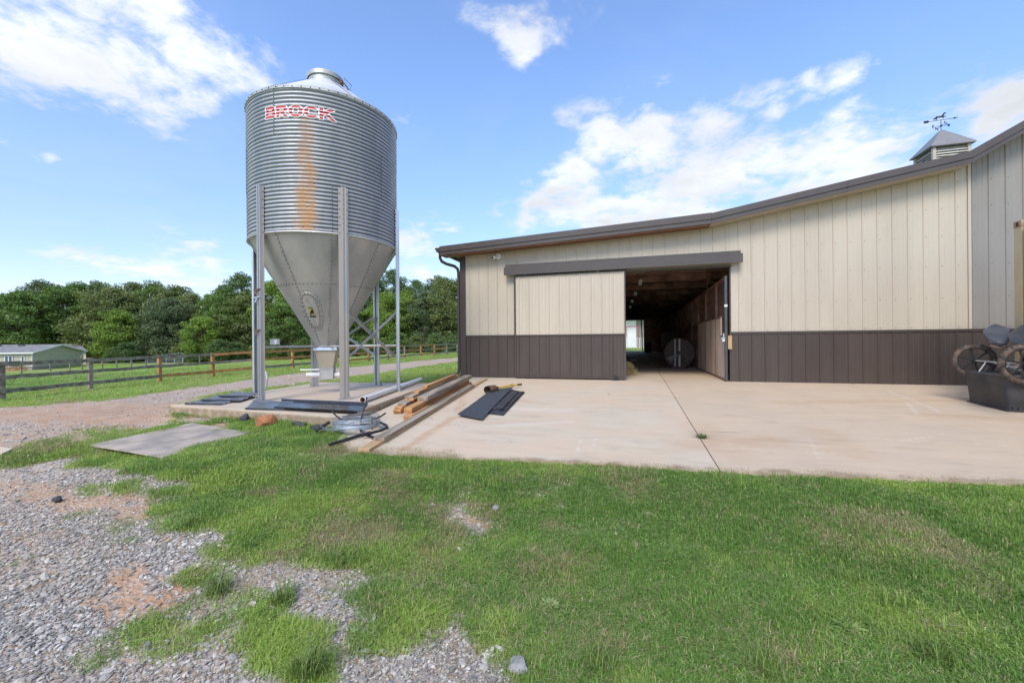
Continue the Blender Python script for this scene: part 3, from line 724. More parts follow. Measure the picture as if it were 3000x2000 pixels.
# black pipe, white band and pine block beside the opening
px_ = 2.33
MB().cyl((px_, D-.02, .02), (px_, D-.02, 2.78), .042, 14).build('door_pipe', mat('black_pipe', (.09,.095,.10), .3, .3, .1), barn, smooth=True)
MB().cyl((px_, D-.02, 1.98), (px_, D-.02, 2.04), .044, 14).build('white_band', M_white, barn)
MB().box(px_+.04, px_+.13, D-.075, D-.037, .86, 1.22).build('pine_block', M_lumy, barn)
mb = MB(); mb.box(px_-.12, px_-.03, D-.06, D-.03, 1.12, 1.17); mb.box(px_-.08, px_-.05, D-.06, D-.03, 1.17, 1.28); mb.cyl((px_-.10,D-.05,1.08),(px_-.04,D-.05,1.08),.03,10); mb.build('gate_latch', M_galv, barn)
# cupola with louvres and weather vane on the ridge
cx, cy = 12.55, 22.3; hb = .58
cup = MB().box(cx-hb+.06, cx+hb-.06, cy-hb+.06, cy+hb-.06, 7.4, 9.0).build('cupola', mat('louvre_shade', (.40,.38,.33), .7), barn)
mb = MB()
for sx in (-1,1):
    for sy in (-1,1): mb.box(cx+sx*hb-.055, cx+sx*hb+.055, cy+sy*hb-.055, cy+sy*hb+.055, 7.2, 9.02)
mb.build('cupola_post', M_soffm, cup)
for k in range(10):
    z = 7.95+k*.1
    for s in (-1,1):
        MB().obox((cx, cy+s*hb, z), (hb-.056,0,0), (0,s*.035,-.035), (0,.004,.004*s)).build('louvre_slat', mat('louvre_cream', (.62,.60,.52), .5), cup)
        MB().obox((cx+s*hb, cy, z), (0,hb-.056,0), (s*.035,0,-.035), (.004*s,0,.004)).build('louvre_slat', mat('louvre_cream', (.62,.60,.52), .5), cup)
rw = .74; ez = 9.02; az_ = 9.89
mb = MB(); mb.add([(cx-rw,cy-rw,ez),(cx+rw,cy-rw,ez),(cx+rw,cy+rw,ez),(cx-rw,cy+rw,ez),(cx-rw,cy-rw,ez+.04),(cx+rw,cy-rw,ez+.04),(cx+rw,cy+rw,ez+.04),(cx-rw,cy+rw,ez+.04),(cx-.07,cy-.07,az_),(cx+.07,cy-.07,az_),(cx+.07,cy+.07,az_),(cx-.07,cy+.07,az_)],
  [(3,2,1,0),(0,1,5,4),(1,2,6,5),(2,3,7,6),(3,0,4,7),(4,5,9,8),(5,6,10,9),(6,7,11,10),(7,4,8,11),(8,9,10,11)])
mb.build('cupola_roof', mat('cupola_steel', (.26,.245,.235), .45, .2, .06), cup)
M_vane = mat('vane_iron', (.02,.025,.022), .5, .3, .1)
vane = MB().cyl((cx,cy,az_-.02),(cx,cy,az_+.46),.012,8).build('weather_vane', M_vane, barn)
va = Vector((math.cos(R_(-4)), math.sin(R_(-4)), 0)); vz = Vector((0,0,1)); vn = va.cross(vz); vc = Vector((cx,cy,az_+.47))
mb = MB(); mb.cyl(vc-va*.42, vc+va*.42, .010, 6)
def plate(mb, poly, o, s, th=.012):
    n = len(poly); V = [o+va*(x*s)+vz*(z*s)+vn*q for q in (-th/2, th/2) for x, z in poly]
    mb.add(V, [tuple(range(n-1,-1,-1)), tuple(range(n, 2*n))]+[(i,(i+1)%n,n+(i+1)%n,n+i) for i in range(n)])
plate(mb, [(.55,.05),(.74,0),(.55,-.05)], vc, .76); plate(mb, [(-.5,.0),(-.56,.07),(-.78,.07),(-.73,0),(-.78,-.07),(-.56,-.07)], vc, .76)
mb.build('arrow', M_vane, vane)
horse = [(-.30,.10),(-.40,.02),(-.36,.14),(-.26,.19),(-.20,.27),(-.05,.25),(.08,.27),(.16,.34),(.20,.44),(.27,.48),(.38,.42),(.36,.38),(.28,.38),(.24,.30),(.22,.22),(.34,.22),(.36,.14),(.31,.17),(.20,.16),(.26,.06),(.20,.08),(.12,.14),(-.08,.15),(-.16,.12),(-.14,.04),(-.20,.0),(-.22,.08),(-.28,.02)]
mb = MB(); plate(mb, horse, vc+vz*.02+va*(-.04), .58); mb.build('horse_figure', M_vane, vane)
mb = MB(); q = Vector((cx,cy,az_+.22))
for d in (Vector((1,0,0)), Vector((0,1,0))): mb.cyl(q-d*.2, q+d*.2, .008, 6)
mb.lathe([(0.0,az_+.18),(.04,az_+.20),(.05,az_+.22),(.04,az_+.24),(0.0,az_+.26)], 10, (cx,cy))
def strokes(mb, S, o, ax, s=.06, r=.008):
    for a, b in S: mb.beam(o+ax*(a[0]*s)+vz*(a[1]*s), o+ax*(b[0]*s)+vz*(b[1]*s), r*2, r*2, up=ax.cross(vz))
cxA = Vector((.9,.43,0)).normalized()
LN = [((-1,-1),(-1,1)),((-1,1),(1,-1)),((1,-1),(1,1))]; LW = [((-1,1),(-.5,-1)),((-.5,-1),(0,.5)),((0,.5),(.5,-1)),((.5,-1),(1,1))]
LE = [((-.7,-1),(-.7,1)),((-.7,1),(.8,1)),((-.7,0),(.6,0)),((-.7,-1),(.8,-1))]; LS = [((.8,1),(-.7,1)),((-.7,1),(-.7,0)),((-.7,0),(.8,0)),((.8,0),(.8,-1)),((.8,-1),(-.7,-1))]
for S, o in ((LN, q+Vector((0,.26,0))), (LW, q+Vector((.26,0,0))), (LE, q+Vector((-.26,0,0))), (LS, q+Vector((0,-.26,0)))): strokes(mb, S, o, cxA)
mb.build('compass_letters', M_vane, vane)
# ================================================================ feed silo
PADZ_SITE = PADZ; PADZ = .105      # built on a nominal pad, set on the real one below
SX0, SY0 = -6.0, 7.2; RS = 1.375
ZB, ZE = CH+1.93, CH+4.40
silo = thing('feed_silo', 'tall galvanised hopper-bottom feed silo standing on six steel legs on a concrete pad', 'silo', (SX0, SY0, PADZ))
PIT = (ZE-ZB)/36; AMP = .0062
def rcor(z): return RS+AMP*math.cos(2*math.pi*(z-ZB)/PIT+math.pi)
def cylhit(px, py, r=RS):
    d = ray(px, py); a = d[0]**2+d[1]**2; b = -2*(d[0]*SX0+d[1]*SY0); c = SX0**2+SY0**2-r*r
    t = (-b-math.sqrt(max(b*b-4*a*c, 0)))/(2*a)
    return math.atan2(t*d[1]-SY0, t*d[0]-SX0), CH+t*d[2]
def galv_rust_mat():
    m = bpy.data.materials.new('corrugated_galvanised'); m.use_nodes = True; t = NT(m.node_tree); bs = m.node_tree.nodes['Principled BSDF']
    tc = t.n('ShaderNodeTexCoord').outputs['Object']
    a = t.n('ShaderNodeAttribute'); a.attribute_name = 'rust'
    a2 = t.n('ShaderNodeAttribute'); a2.attribute_name = 'valley_shade'
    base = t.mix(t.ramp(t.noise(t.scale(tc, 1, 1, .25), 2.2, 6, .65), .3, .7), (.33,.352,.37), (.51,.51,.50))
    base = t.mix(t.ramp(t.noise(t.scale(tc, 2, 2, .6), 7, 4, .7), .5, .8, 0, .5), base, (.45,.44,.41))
    base = t.mix(a2.outputs['Fac'], base, (.065,.075,.088))  # corrugation valleys darkened in the colour, for shade and dark ground reflection
    rs = t.math('MULTIPLY', a.outputs['Fac'], t.ramp(t.noise(t.scale(tc, 1, 1, .35), 7, 7, .75), .34, .60, .1, 1))
    c = t.mix(rs, base, t.mix(t.noise(tc, 12, 4), (.42,.20,.08), (.55,.33,.16)))
    t.l(c, bs.inputs['Base Color'])
    t.l(t.math('SUBTRACT', .5, t.math('MULTIPLY', rs, .5)), bs.inputs['Metallic'])
    t.l(t.math('ADD', t.ramp(t.noise(tc, 9, 4), .3, .7, .42, .56), t.math('MULTIPLY', rs, .3)), bs.inputs['Roughness'])
    return m
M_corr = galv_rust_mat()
ra0, _ = cylhit(868, 500); ra1, _ = cylhit(925, 500); rac = (ra0+ra1)/2; rah = abs(ra1-ra0)/2
def rustf(a, z):
    h = (z-ZB)/(ZE-ZB); da = (a-rac+math.pi) % (2*math.pi)-math.pi; da += .012*math.sin(z*9)+.012*math.sin(z*23+a*7)
    if h > .86: return 0
    wdt = rah*(1.55-.95*h); r = max(0, 1-(abs(da)/wdt)**2.2)
    r *= (1-.75*min(1, max(0, (h-.35)/.5)))
    return min(1, r)
nseg = 48
for ring in range(3):
    for sh in range(3):
        a0 = R_(313+ring*40)+sh*2*math.pi/3-.004; a1 = a0+2*math.pi/3+.02; dr = .0012*ring
        V = []; F = []; rust = []; gr = []; nz = 12*10; z0 = ZB+ring*(ZE-ZB)/3
        for i in range(nseg+1):
            a = a0+(a1-a0)*i/nseg
            tw = .0016*i/nseg
            for k in range(nz+1):
                z = z0+k*PIT*12/nz; r = rcor(z)+dr+tw
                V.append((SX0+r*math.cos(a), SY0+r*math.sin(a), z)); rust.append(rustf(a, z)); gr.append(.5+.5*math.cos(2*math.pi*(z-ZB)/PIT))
        for i in range(nseg):
            for k in range(nz): q = i*(nz+1)+k; F.append((q, q+nz+1, q+nz+2, q+1))
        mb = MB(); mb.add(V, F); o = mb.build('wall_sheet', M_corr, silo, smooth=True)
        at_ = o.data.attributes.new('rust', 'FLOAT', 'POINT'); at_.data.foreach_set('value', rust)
        at_ = o.data.attributes.new('valley_shade', 'FLOAT', 'POINT'); at_.data.foreach_set('value', [min(1, g**1.5) for g in gr])
bolts = MB()
def bolt(mb, p, nrm, r=.009, h=.008): p = Vector(p); mb.cyl(p, p+Vector(nrm)*h, r, 6)
for zz_ in (ZB+PIT*.98, ZB+PIT*12, ZB+PIT*24):
    for i in range(48 if zz_ < ZB+.2 else 30):
        n = 48 if zz_ < ZB+.2 else 30; a = 2*math.pi*i/n+.03; r = rcor(zz_)+.001
        bolt(bolts, (SX0+r*math.cos(a), SY0+r*math.sin(a), zz_), (math.cos(a), math.sin(a), 0))
for ring in range(3):
    for sh in range(3):
        a = R_(313+ring*40)+sh*2*math.pi/3+.012
        for k in range(12):
            z = ZB+ring*(ZE-ZB)/3+(k+.5)*PIT; bolt(bolts, (SX0+(rcor(z)+.002)*math.cos(a), SY0+(rcor(z)+.002)*math.sin(a), z), (math.cos(a), math.sin(a), 0))
# eave angle and roof
MB().lathe([(RS-.02,ZE-.03),(RS+.022,ZE-.03),(RS+.024,ZE+.018),(RS+.0,ZE+.03),(RS-.05,ZE+.045)], 96, (SX0,SY0)).build('eave_ring', M_galvd, silo, smooth=True)
for i in range(60): a = 2*math.pi*i/60; bolt(bolts, (SX0+(RS+.022)*math.cos(a), SY0+(RS+.022)*math.sin(a), ZE-.008), (math.cos(a), math.sin(a), 0), .010)
ZN, RN = CH+5.22, .30
M_roofcone = mat('pale_galvanised', (.66,.65,.63), .5, .25, .08, 2)
for k in range(6):
    a0 = R_(268+k*60); mb = MB()
    mb.lathe([(RS-.01, ZE+.022),(RN, ZN)], 12, (SX0,SY0), a0, a0+R_(60.6))
    lift = .002*(k % 2); mb.v = [(x,y,z+lift) for x,y,z in mb.v]; mb.build('roof_sheet', M_roofcone, silo, smooth=True)
    mb = MB(); ca, sa = math.cos(a0), math.sin(a0); sl = Vector((ca*(RN-RS), sa*(RN-RS), ZN-ZE-.022)).normalized(); tg = Vector((-sa,ca,0)); nn = tg.cross(sl); nn = nn if nn.z > 0 else -nn
    p0 = Vector((SX0+ca*RS, SY0+sa*RS, ZE+.03)); p1 = Vector((SX0+ca*RN, SY0+sa*RN, ZN+.003))
    for i in range(22): p = p0.lerp(p1, (i+.7)/22.5); bolt(bolts, p+nn*.004, nn, .0085, .008)
MB().lathe([(RN-.01,ZN-.02),(RN+.015,ZN-.02),(RN+.015,ZN+.085),(RN-.01,ZN+.085)], 40, (SX0,SY0)).build('neck_ring', M_galvd, silo, smooth=True)
lid = MB().lathe([(RN+.03,ZN+.075),(RN+.045,ZN+.08),(RN+.045,ZN+.155),(RN+.03,ZN+.17),(.2,ZN+.20),(.0,ZN+.21)], 40, (SX0,SY0)).build('filler_lid', M_galvd, silo, smooth=True)
ra = R_(-50.2); rt = Vector((math.cos(R_(39.8)), math.sin(R_(39.8)), 0)); fr = Vector((math.cos(ra), math.sin(ra), 0))
c0 = Vector((SX0,SY0,ZN))
mb = MB(); p = c0-rt*.28+fr*.26; mb.beam(p+Vector((0,0,.0)), p+Vector((0,0,.27)), .03, .05); mb.beam(p+rt*.06+Vector((0,0,.02)), p+rt*.06+Vector((0,0,.24)), .015, .05); mb.build('lid_hinge', M_galvd, lid)
mb = MB(); p = c0+rt*.24+fr*.28
mb.tube([p+Vector((0,0,.06)), p+rt*.07+Vector((0,0,.02)), p+rt*.16+Vector((0,0,-.07)), p+rt*.19+Vector((0,0,-.18))], .014, 6)
mb.tube([p+rt*.10+Vector((0,0,.1)), p+rt*.24+Vector((0,0,-.02)), p+rt*.22+Vector((0,0,-.12)), p+rt*.12+Vector((0,0,-.05))], .007, 6)
mb.obox(p+rt*.05+Vector((0,0,.0)), (.03,0,0), (0,.02,0), (0,0,.03)); mb.build('opener_lever', M_rust, lid)
# hopper
ZH, RH = 1.035, .205
def cone(a, s, off=0.):      # s: 0 at top, 1 at bottom
    r = (RS-.015)+(RH-RS+.015)*s; z = ZB+(ZH-ZB)*s
    dr, dz = RH-RS+.015, ZH-ZB; L = math.hypot(dr, dz); nr, nz = -dz/L, dr/L   # outward
    return Vector((SX0+(r+nr*off)*math.cos(a), SY0+(r+nr*off)*math.sin(a), z+nz*off))
def cnorm(a): return (cone(a,.5,1)-cone(a,.5,0)).normalized()
SEAM = [R_(273+40*k) for k in range(9)]
M_hop = mat('hopper_galvanised', (.40,.405,.39), .5, .35, .12, 1.3, streak=(1,1,.35), col2=(.53,.50,.45), grain=.06)
for k in range(9):
    a0 = SEAM[k]; rows = ((0, .435), (.427, 1.0)) if k != 77 else ((0,1),)
    for j, (s0, s1) in enumerate(rows):
        V = []; F = []; n = 7; off = .0015*(k % 2)+.0018*j
        for i in range(n+1):
            a = a0-.01+(R_(40)+.02)*i/n
            for s in (s0, (s0+s1)/2, s1): V.append(cone(a, s, off))
        for i in range(n):
            for q in range(2): b = i*3+q; F.append((b, b+3, b+4, b+1))
        MB().add(V, F).build('hopper_sheet', M_hop, silo, smooth=True)
    V = []; 
    wv = .028
    for s in (0.01, .5, 1.0):
        r = np.linalg.norm((cone(a0, s)-Vector((SX0,SY0,cone(a0,s).z)))[:]); da = wv/2/r
        V += [cone(a0-da, s, .003), cone(a0-da, s, .012), cone(a0+da, s, .012), cone(a0+da, s, .003)]
    F = [(q*4+i, q*4+i+1, q*4+i+5, q*4+i+4) for q in range(2) for i in range(3)]+[(0,1,2,3)]
    MB().add(V, F).build('seam_strip', M_galvd, silo)
    for i in range(30): bolt(bolts, cone(a0, .02+i*.033, .012), cnorm(a0), .0085, .007)
for i in range(9*8):
    a = SEAM[0]+2*math.pi*i/72; bolt(bolts, cone(a, .422, .006), cnorm(a), .007, .006); bolt(bolts, cone(a+.02, .412, .004), cnorm(a), .006, .006)
MB().lathe([(RS+.004,ZB+.01),(RS+.012,ZB-.012),(RS-.02,ZB-.02),(RS-.05,ZB-.05)], 96, (SX0,SY0)).build('hopper_ring', M_galvd, silo, smooth=True)
# legs
LEGS = [R_(21+60*k) for k in range(6)]; ZL = CH+2.74
# order: 0 right, 1 back right, 2 back mid, 3 left, 4 front left, 5 front
def legprof(a, r0):
    c = Vector((SX0+r0*math.cos(a), SY0+r0*math.sin(a), 0)); o = Vector((math.cos(a), math.sin(a), 0)); t = Vector((-math.sin(a), math.cos(a), 0))
    P = [(-.082,.0),(-.082,.004),(-.05,.004),(-.042,.052),(-.014,.052),(-.008,.034),(.008,.034),(.014,.052),(.042,.052),(.05,.004),(.082,.004),(.082,.0),(.046,.0),(.038,.047),(.017,.047),(.011,.029),(-.011,.029),(-.017,.047),(-.038,.047),(-.046,.0)]
    return [c+t*x+o*y for x, y in P]
legobj = []
for k, a in enumerate(LEGS):
    P = legprof(a, RS+.012); n = len(P)
    mb = MB(); mb.add([(p.x,p.y,PADZ+.012) for p in P]+[(p.x,p.y,ZL) for p in P], [tuple(range(n-1,-1,-1)), tuple(range(n,2*n))]+[(i,(i+1)%n,n+(i+1)%n,n+i) for i in range(n)])
    lg = mb.build('leg', M_galvr if k in (4,5) else M_galv, silo); legobj.append(lg)
    o = Vector((math.cos(a), math.sin(a), 0)); t = Vector((-math.sin(a), math.cos(a), 0)); c = Vector((SX0+(RS+.035)*math.cos(a), SY0+(RS+.035)*math.sin(a), PADZ+.006))
    MB().obox(c, t*.11, o*.07, (0,0,.006)).build('foot_plate', M_galvr, lg)
    mb = MB(); mb.obox(c+t*.07+o*.045+Vector((0,0,.03)), t*.025, o*.004, (0,0,.024)); mb.obox(c-t*.07+o*.045+Vector((0,0,.03)), t*.025, o*.004, (0,0,.024))
    mb.cyl(c+t*.085+Vector((0,0,0)), c+t*.085+Vector((0,0,.03)), .01, 6); mb.cyl(c-t*.085+Vector((0,0,0)), c-t*.085+Vector((0,0,.03)), .01, 6); mb.build('anchor_bracket', M_galvr, lg)
    for i in range(12): 
        z = ZL-.04-i*.07
        for sx in (-1,1): bolt(bolts, c*1+t*(sx*.066)-o*.019+Vector((0,0,z-PADZ)), o, .008, .008) if i % 2 else None
    for i in range(9): bolt(bolts, c+o*.016*0+Vector((0,0,ZL-.05-i*.085-PADZ))+o*.012, o, .007, .006)
def legpt(k, z, inn=0.): a = LEGS[k]; return Vector((SX0+(RS+.01-inn)*math.cos(a), SY0+(RS+.01-inn)*math.sin(a), z))
def brace(k0, z0, k1, z1, off):
    a, b = legpt(k0, z0, off), legpt(k1, z1, off); d = (b-a).normalized(); a = a+d*.05; b = b-d*.05
    up = Vector((0,0,1)); mb = MB(); mb.beam(a, b, .006, .05, up=up); sd_ = d.cross(up).normalized(); u2 = sd_.cross(d)
    mb.beam(a+sd_*.02+u2*.022, b+sd_*.02+u2*.022, .04, .005, up=up); mb.build('cross_brace', M_galv, silo)
brace(5, .78, 0, 1.72, .0); brace(5, 1.72, 0, .78, .03)
brace(1, .78, 2, 1.72, .0); brace(1, 1.72, 2, .78, .03)
for k in (4, 5, 0, 1):
    a = LEGS[k]; p = legpt(k, 1.04, .02); q = Vector((SX0+.22*math.cos(a), SY0+.22*math.sin(a), 1.04))
    mb = MB(); mb.cyl(p, q, .021, 10); mb.build('steadying_bar', M_galvd, silo, smooth=True)
# boot
def sq(w_, z, n=4): return [(w_*sx, w_*sy, z) for sx, sy in ((-1,-1),(1,-1),(1,1),(-1,1))]
M_boot = mat('cream_boot', (.50,.44,.34), .55, .0, .15, 5, col2=(.42,.36,.26))
ang = R_(39.8); rot = Matrix.Rotation(ang-R_(12), 3, 'Z')
def rotadd(mb, V, F): mb.add([tuple(rot @ Vector((x,y,0))+Vector((SX0,SY0,z))) for x, y, z in V], F)
def frus(w0, z0, w1, z1, m, nm, par=silo, cap=True):
    mb = MB(); rotadd(mb, sq(w0,z0)+sq(w1,z1), [(3,2,1,0),(4,5,6,7),(0,1,5,4),(1,2,6,5),(2,3,7,6),(3,0,4,7)]); return mb.build(nm, m, par, bevel=.004)
frus(.215, 1.02, .225, .955, M_galv, 'boot_collar')
MB().lathe([(RH+.02,1.06),(RH+.035,1.05),(RH+.03,1.021),(.05,1.021)], 24, (SX0,SY0)).build('hopper_outlet_ring', M_galvd, silo, smooth=True)
boot = frus(.20, .953, .125, .60, M_boot, 'boot')
frus(.14, .599, .14, .575, M_galvd, 'boot_flange', boot)
gate = frus(.13, .574, .125, .38, M_galvd, 'slide_box', silo)
xr = Vector((C_, S_, 0)); xd = Vector((-S_, C_, 0)); pc_ = Vector((SX0,SY0,.455))
mb = MB(); mb.cyl(pc_-xr*.13, pc_-xr*.42, .052, 18); mb.build('auger_stub', M_pvc, silo, smooth=True)
mb = MB(); mb.cyl(pc_+xr*.13, pc_+xr*.33, .052, 18); mb.build('auger_stub', M_pvc, silo, smooth=True)
mb = MB(); mb.cyl(pc_-xr*.12+Vector((0,0,.11)), pc_-xr*.55+Vector((0,0,.105)), .012, 8); mb.build('gate_rod', M_galv, silo)
# junction box on the steadying bar
p = legpt(4, 1.04, .02); q = Vector((SX0,SY0,1.04)); jp = p+(q-p).normalized()*.22
mb = MB(); mb.obox(jp+Vector((0,0,.085)), xr*.06, xd*.045, (0,0,.045)); mb.obox(jp+Vector((0,0,.132)), xr*.066, xd*.05, (0,0,.006)); mb.cyl(jp+Vector((0,0,.07))+xr*.05-xd*.05, jp+Vector((0,0,.07))+xr*.05-xd*.07,.014,8); mb.build('switch_box', M_white, silo)
# clamps and hooks on the front left leg
a = LEGS[4]; o_ = Vector((math.cos(a), math.sin(a), 0)); t_ = Vector((-math.sin(a), math.cos(a), 0))
for py in (849, 872, 967):
    z = CH+(1008-py)*7.35/1237; c = legpt(4, z)+o_*.065
    mb = MB(); mb.beam(c-t_*.12, c+t_*.05, .022, .018); mb.beam(c-t_*.03-o_*.0, c-t_*.03+o_*.03-Vector((0,0,.09)), .03, .012); mb.beam(c+t_*.06+o_*.01-Vector((0,0,.03)), c+t_*.06+o_*.01+Vector((0,0,.03)), .03, .012); mb.build('step_bracket', M_rust if py != 872 else M_galv, silo)
pts = [legpt(4, .62)+t_*.10+o_*.0, legpt(4,.50)+t_*.125, legpt(4,.36)+t_*.10]
MB().tube(pts, .02, 8).build('cable_guard', M_galvd, silo)
bolts.build('bolts', M_bolt, silo, kind='stuff')
# access hatch
ac, _ = (R_(283), 0); sc0 = .66
Ls = math.hypot(RS-RH, ZB-ZH); rC = np.linalg.norm((cone(ac, sc0)-Vector((SX0,SY0,cone(ac,sc0).z)))[:])
def hp(u, v, off):           # u metres sideways, v metres up the slope, tilted oval
    s = sc0-v/Ls; r = float(np.linalg.norm((cone(ac,s)-Vector((SX0,SY0,cone(ac,s).z)))[:])); return cone(ac+u/r, s, off)
def oval(ru, rv, off, n=36, taper=.18):
    out = []
    for i in range(n):
        t = 2*math.pi*i/n; u, v = math.cos(t), math.sin(t); u = math.copysign(abs(u)**.85, u); v = math.copysign(abs(v)**.85, v)
        out.append(hp(ru*u*(1+taper*v), rv*v, off))
    return out
V = [hp(0,0,.012)]+oval(.10,.30,.012)+oval(.185,.385,.010)+oval(.19,.39,.002); n = 36
F = [(0,1+i,1+(i+1)%n) for i in range(n)]+[(1+i,1+n+i,1+n+(i+1)%n,1+(i+1)%n) for i in range(n)]+[(1+n+i,1+2*n+i,1+2*n+(i+1)%n,1+n+(i+1)%n) for i in range(n)]
hatch = MB().add(V, F).build('access_hatch', M_hop, silo)
MB().tube(oval(.135,.335,.012), .0028, 5, closed=True).build('hatch_gasket', M_bolt, hatch)
mb = MB()
for i, p in enumerate(oval(.16,.36,.012,26)): bolt(mb, p, cnorm(ac), .009, .008)
for i, p in enumerate(oval(.205,.41,.003,26)): bolt(mb, p, cnorm(ac), .007, .008)
mb.build('hatch_bolts', M_bolt, hatch, kind='stuff')
for v in (.24, -.20):
    p = [hp(-.01, v-.045, .012), hp(-.01, v-.045, .05), hp(-.01, v+.045, .05), hp(-.01, v+.045, .012)]
    MB().tube(p, .008, 6).build('hatch_handle', M_galv, hatch)
def decal(u0, u1, v0, v1, off, m, nm, par):
    V = [hp(u0,v0,off), hp(u1,v0,off), hp(u1,v1,off), hp(u0,v1,off)]; return MB().add(V, [(0,1,2,3)]).build(nm, m, par)
st = decal(-.055,.055,-.13,.09,.016,mat('faded_yellow', (.50,.43,.16), .5, 0, .1),'warning_sticker',hatch)
decal(-.055,.055,-.128,-.085,.0175,M_bolt,'warning_panel',st); decal(-.04,.04,.062,.080,.0175,M_bolt,'warning_bar',st)
mb = MB(); mb.add([hp(-.035,-.03,.0176),hp(.04,-.06,.0176),hp(.045,.045,.0176),hp(.0,.03,.0176)], [(0,1,2,3)])
mb.add([hp(-.04,-.075,.0177),hp(-.015,-.075,.0177),hp(-.01,-.02,.0177),hp(-.035,-.02,.0177)], [(0,1,2,3)]); mb.build('warning_figure', M_black, st)
# lettering BROCK, wrapped on the corrugations
aL, zL = cylhit(776, 355); aR, zR = cylhit(988, 364); aL2, zL2 = cylhit(776, 314); aR2, zR2 = cylhit(986, 322)
zl0, zl1 = (zL+zR)/2, (zL2+zR2)/2
if aR < aL: aR += 2*math.pi
# heavy block glyphs as strokes in a unit cell (x 0..w, y 0..1)
def arc(cx, cy, rx, ry, a0, a1, n=14): return [(cx+rx*math.cos(R_(a0+(a1-a0)*i/n)), cy+ry*math.sin(R_(a0+(a1-a0)*i/n))) for i in range(n+1)]
GL = [(.86, [[(.16,.0),(.16,1)], [(.1,.90),(.52,.90)]+arc(.52,.71,.16,.19,90,-90,8)+[(.16,.52)], [(.16,.50),(.56,.50)]+arc(.56,.30,.18,.20,90,-90,8)+[(.1,.10)]]),
      (.92, [[(.16,.0),(.16,1)], [(.1,.90),(.54,.90)]+arc(.54,.69,.19,.21,90,-90,8)+[(.16,.48)], [(.45,.46),(.80,.0)]]),
      (1.02, [arc(.51,.5,.36,.40,0,360,26)]), (.98, [arc(.52,.5,.36,.40,48,312,22)]),
      (1.10, [[(.16,.0),(.16,1)], [(.90,1.02),(.30,.52)], [(.42,.60),(1.06,-.08)]])]
SEGS = []; xo = .05
for w_, ps in GL:
    for p in ps: SEGS += [((a[0]+xo, a[1]), (b[0]+xo, b[1])) for a, b in zip(p[:-1], p[1:]) if abs(a[0]-b[0])+abs(a[1]-b[1]) > 1e-6]
    xo += w_+.02
TW = xo+.03
NX, NZ = 330, 64; mbR, mbW = MB(), MB()
GXm, GYm = np.meshgrid((np.arange(NX)+.5)/NX*(TW+.12)-.06, (np.arange(NZ)+.5)/NZ*1.26-.13, indexing='ij')
DD = np.full(GXm.shape, 9.)
for a, b in SEGS: DD = np.minimum(DD, segd(GXm, GYm, a, b))
inner = (DD < .118) & (GYm > .0) & (GYm < 1.); outer = (DD < .200) & (GYm > -.10) & (GYm < 1.10)
def gp(i, j, off):
    a = aL+(aR-aL)*i/NX; z = zl0+(zl1-zl0)*j/NZ; r = rcor(z)+.006+off; return (SX0+r*math.cos(a), SY0+r*math.sin(a), z)
for i in range(NX):
    for j in range(NZ):
        if not outer[i,j]: continue
        y = GYm[i,j]; red = bool(inner[i,j]) and not any(abs(y-c) < .035 for c in (.25,.50,.75))
        (mbR if red else mbW).add([gp(i,j,0),gp(i+1,j,0),gp(i+1,j+1,0),gp(i,j+1,0)], [(0,1,2,3)])
mbR.build('lettering_red', M_red, silo); mbW.build('lettering_outline', M_white, silo)

silo.location = (-6.6, 7.92, PADZ_SITE); silo.scale = (1.1, 1.1, 1.1); PADZ = PADZ_SITE
# ================================================================ things on and round the concrete
def board(name, n_px, f_px, w_, h_, z0, m, label, cat='board', group='lumber stacked on the concrete driveway', up=0., roll=0., pad=False, shift=0.):
    a = (slabp(*n_px, up=0)) if not pad else flat(*n_px, PADZ); b = slabp(*f_px, up=0) if not pad else flat(*f_px, PADZ)
    a.z += z0+h_/2; b.z += z0+h_/2
    return _board(name, a, b, w_, h_, m, label, cat, group, roll)
def _board(name, a, b, w_, h_, m, label, cat, group, roll=0.):
    d = (b-a); L = d.length; d.normalize()
    mb = MB(); mb.box(-w_/2, w_/2, -h_/2, h_/2, -L/2, L/2)   # long axis z : grain runs along it
    mb.v = [(x,y,z) for x,y,z in mb.v]; o = mb.build(name, m, bevel=.003)
    side = Vector((0,0,1)).cross(d).normalized(); upv = d.cross(side)
    M = Matrix((( side.x, upv.x, d.x, 0),(side.y, upv.y, d.y, 0),(side.z, upv.z, d.z, 0),(0,0,0,1)))
    M.translation = (a+b)/2; o.matrix_world = M @ Matrix.Rotation(roll, 4, 'Z'); return tag(o, label, cat, group)
ZA = lambda px, py, z0: None
def bz(px, py, z):   # point on the driveway whose height above the slab is z
    d = ray(px, py); k = SLK; t = (-k*D-CH+z)/(d[2]-k*d[1]); return Vector((t*d[0], t*d[1], CH+t*d[2]))
# the long pair on the right
_board('board', bz(1065,1324,.0)+Vector((0,0,.019)), bz(1421,1112,.0)+Vector((0,0,.019)), .14, .038, M_lumy, 'long pale plank, lowest and rightmost of the lumber, its near end in the grass', 'board', 'lumber stacked on the concrete driveway')
_board('board', bz(1110,1290,.04)+Vector((0,0,.019)), bz(1382,1131,.04)+Vector((0,0,.019)), .14, .038, M_lumw, 'weathered grey plank lying on top of the long pale plank', 'board', 'lumber stacked on the concrete driveway')
P0 = bz(1194,1230,0); P1 = bz(1374,1126,0); dd_ = (P1-P0).normalized(); sdv = Vector((0,0,1)).cross(dd_).normalized()
def stk(s0, s1, off, w_, h_, z, m, label):
    a = P0+dd_*s0+sdv*off; b = P0+dd_*s1+sdv*off; a.z += z+h_/2; b.z += z+h_/2
    return _board('timber' if h_ > .06 else 'board', a, b, w_, h_, m, label, 'timber' if h_ > .06 else 'board', 'lumber stacked on the concrete driveway')
Lm = (P1-P0).length
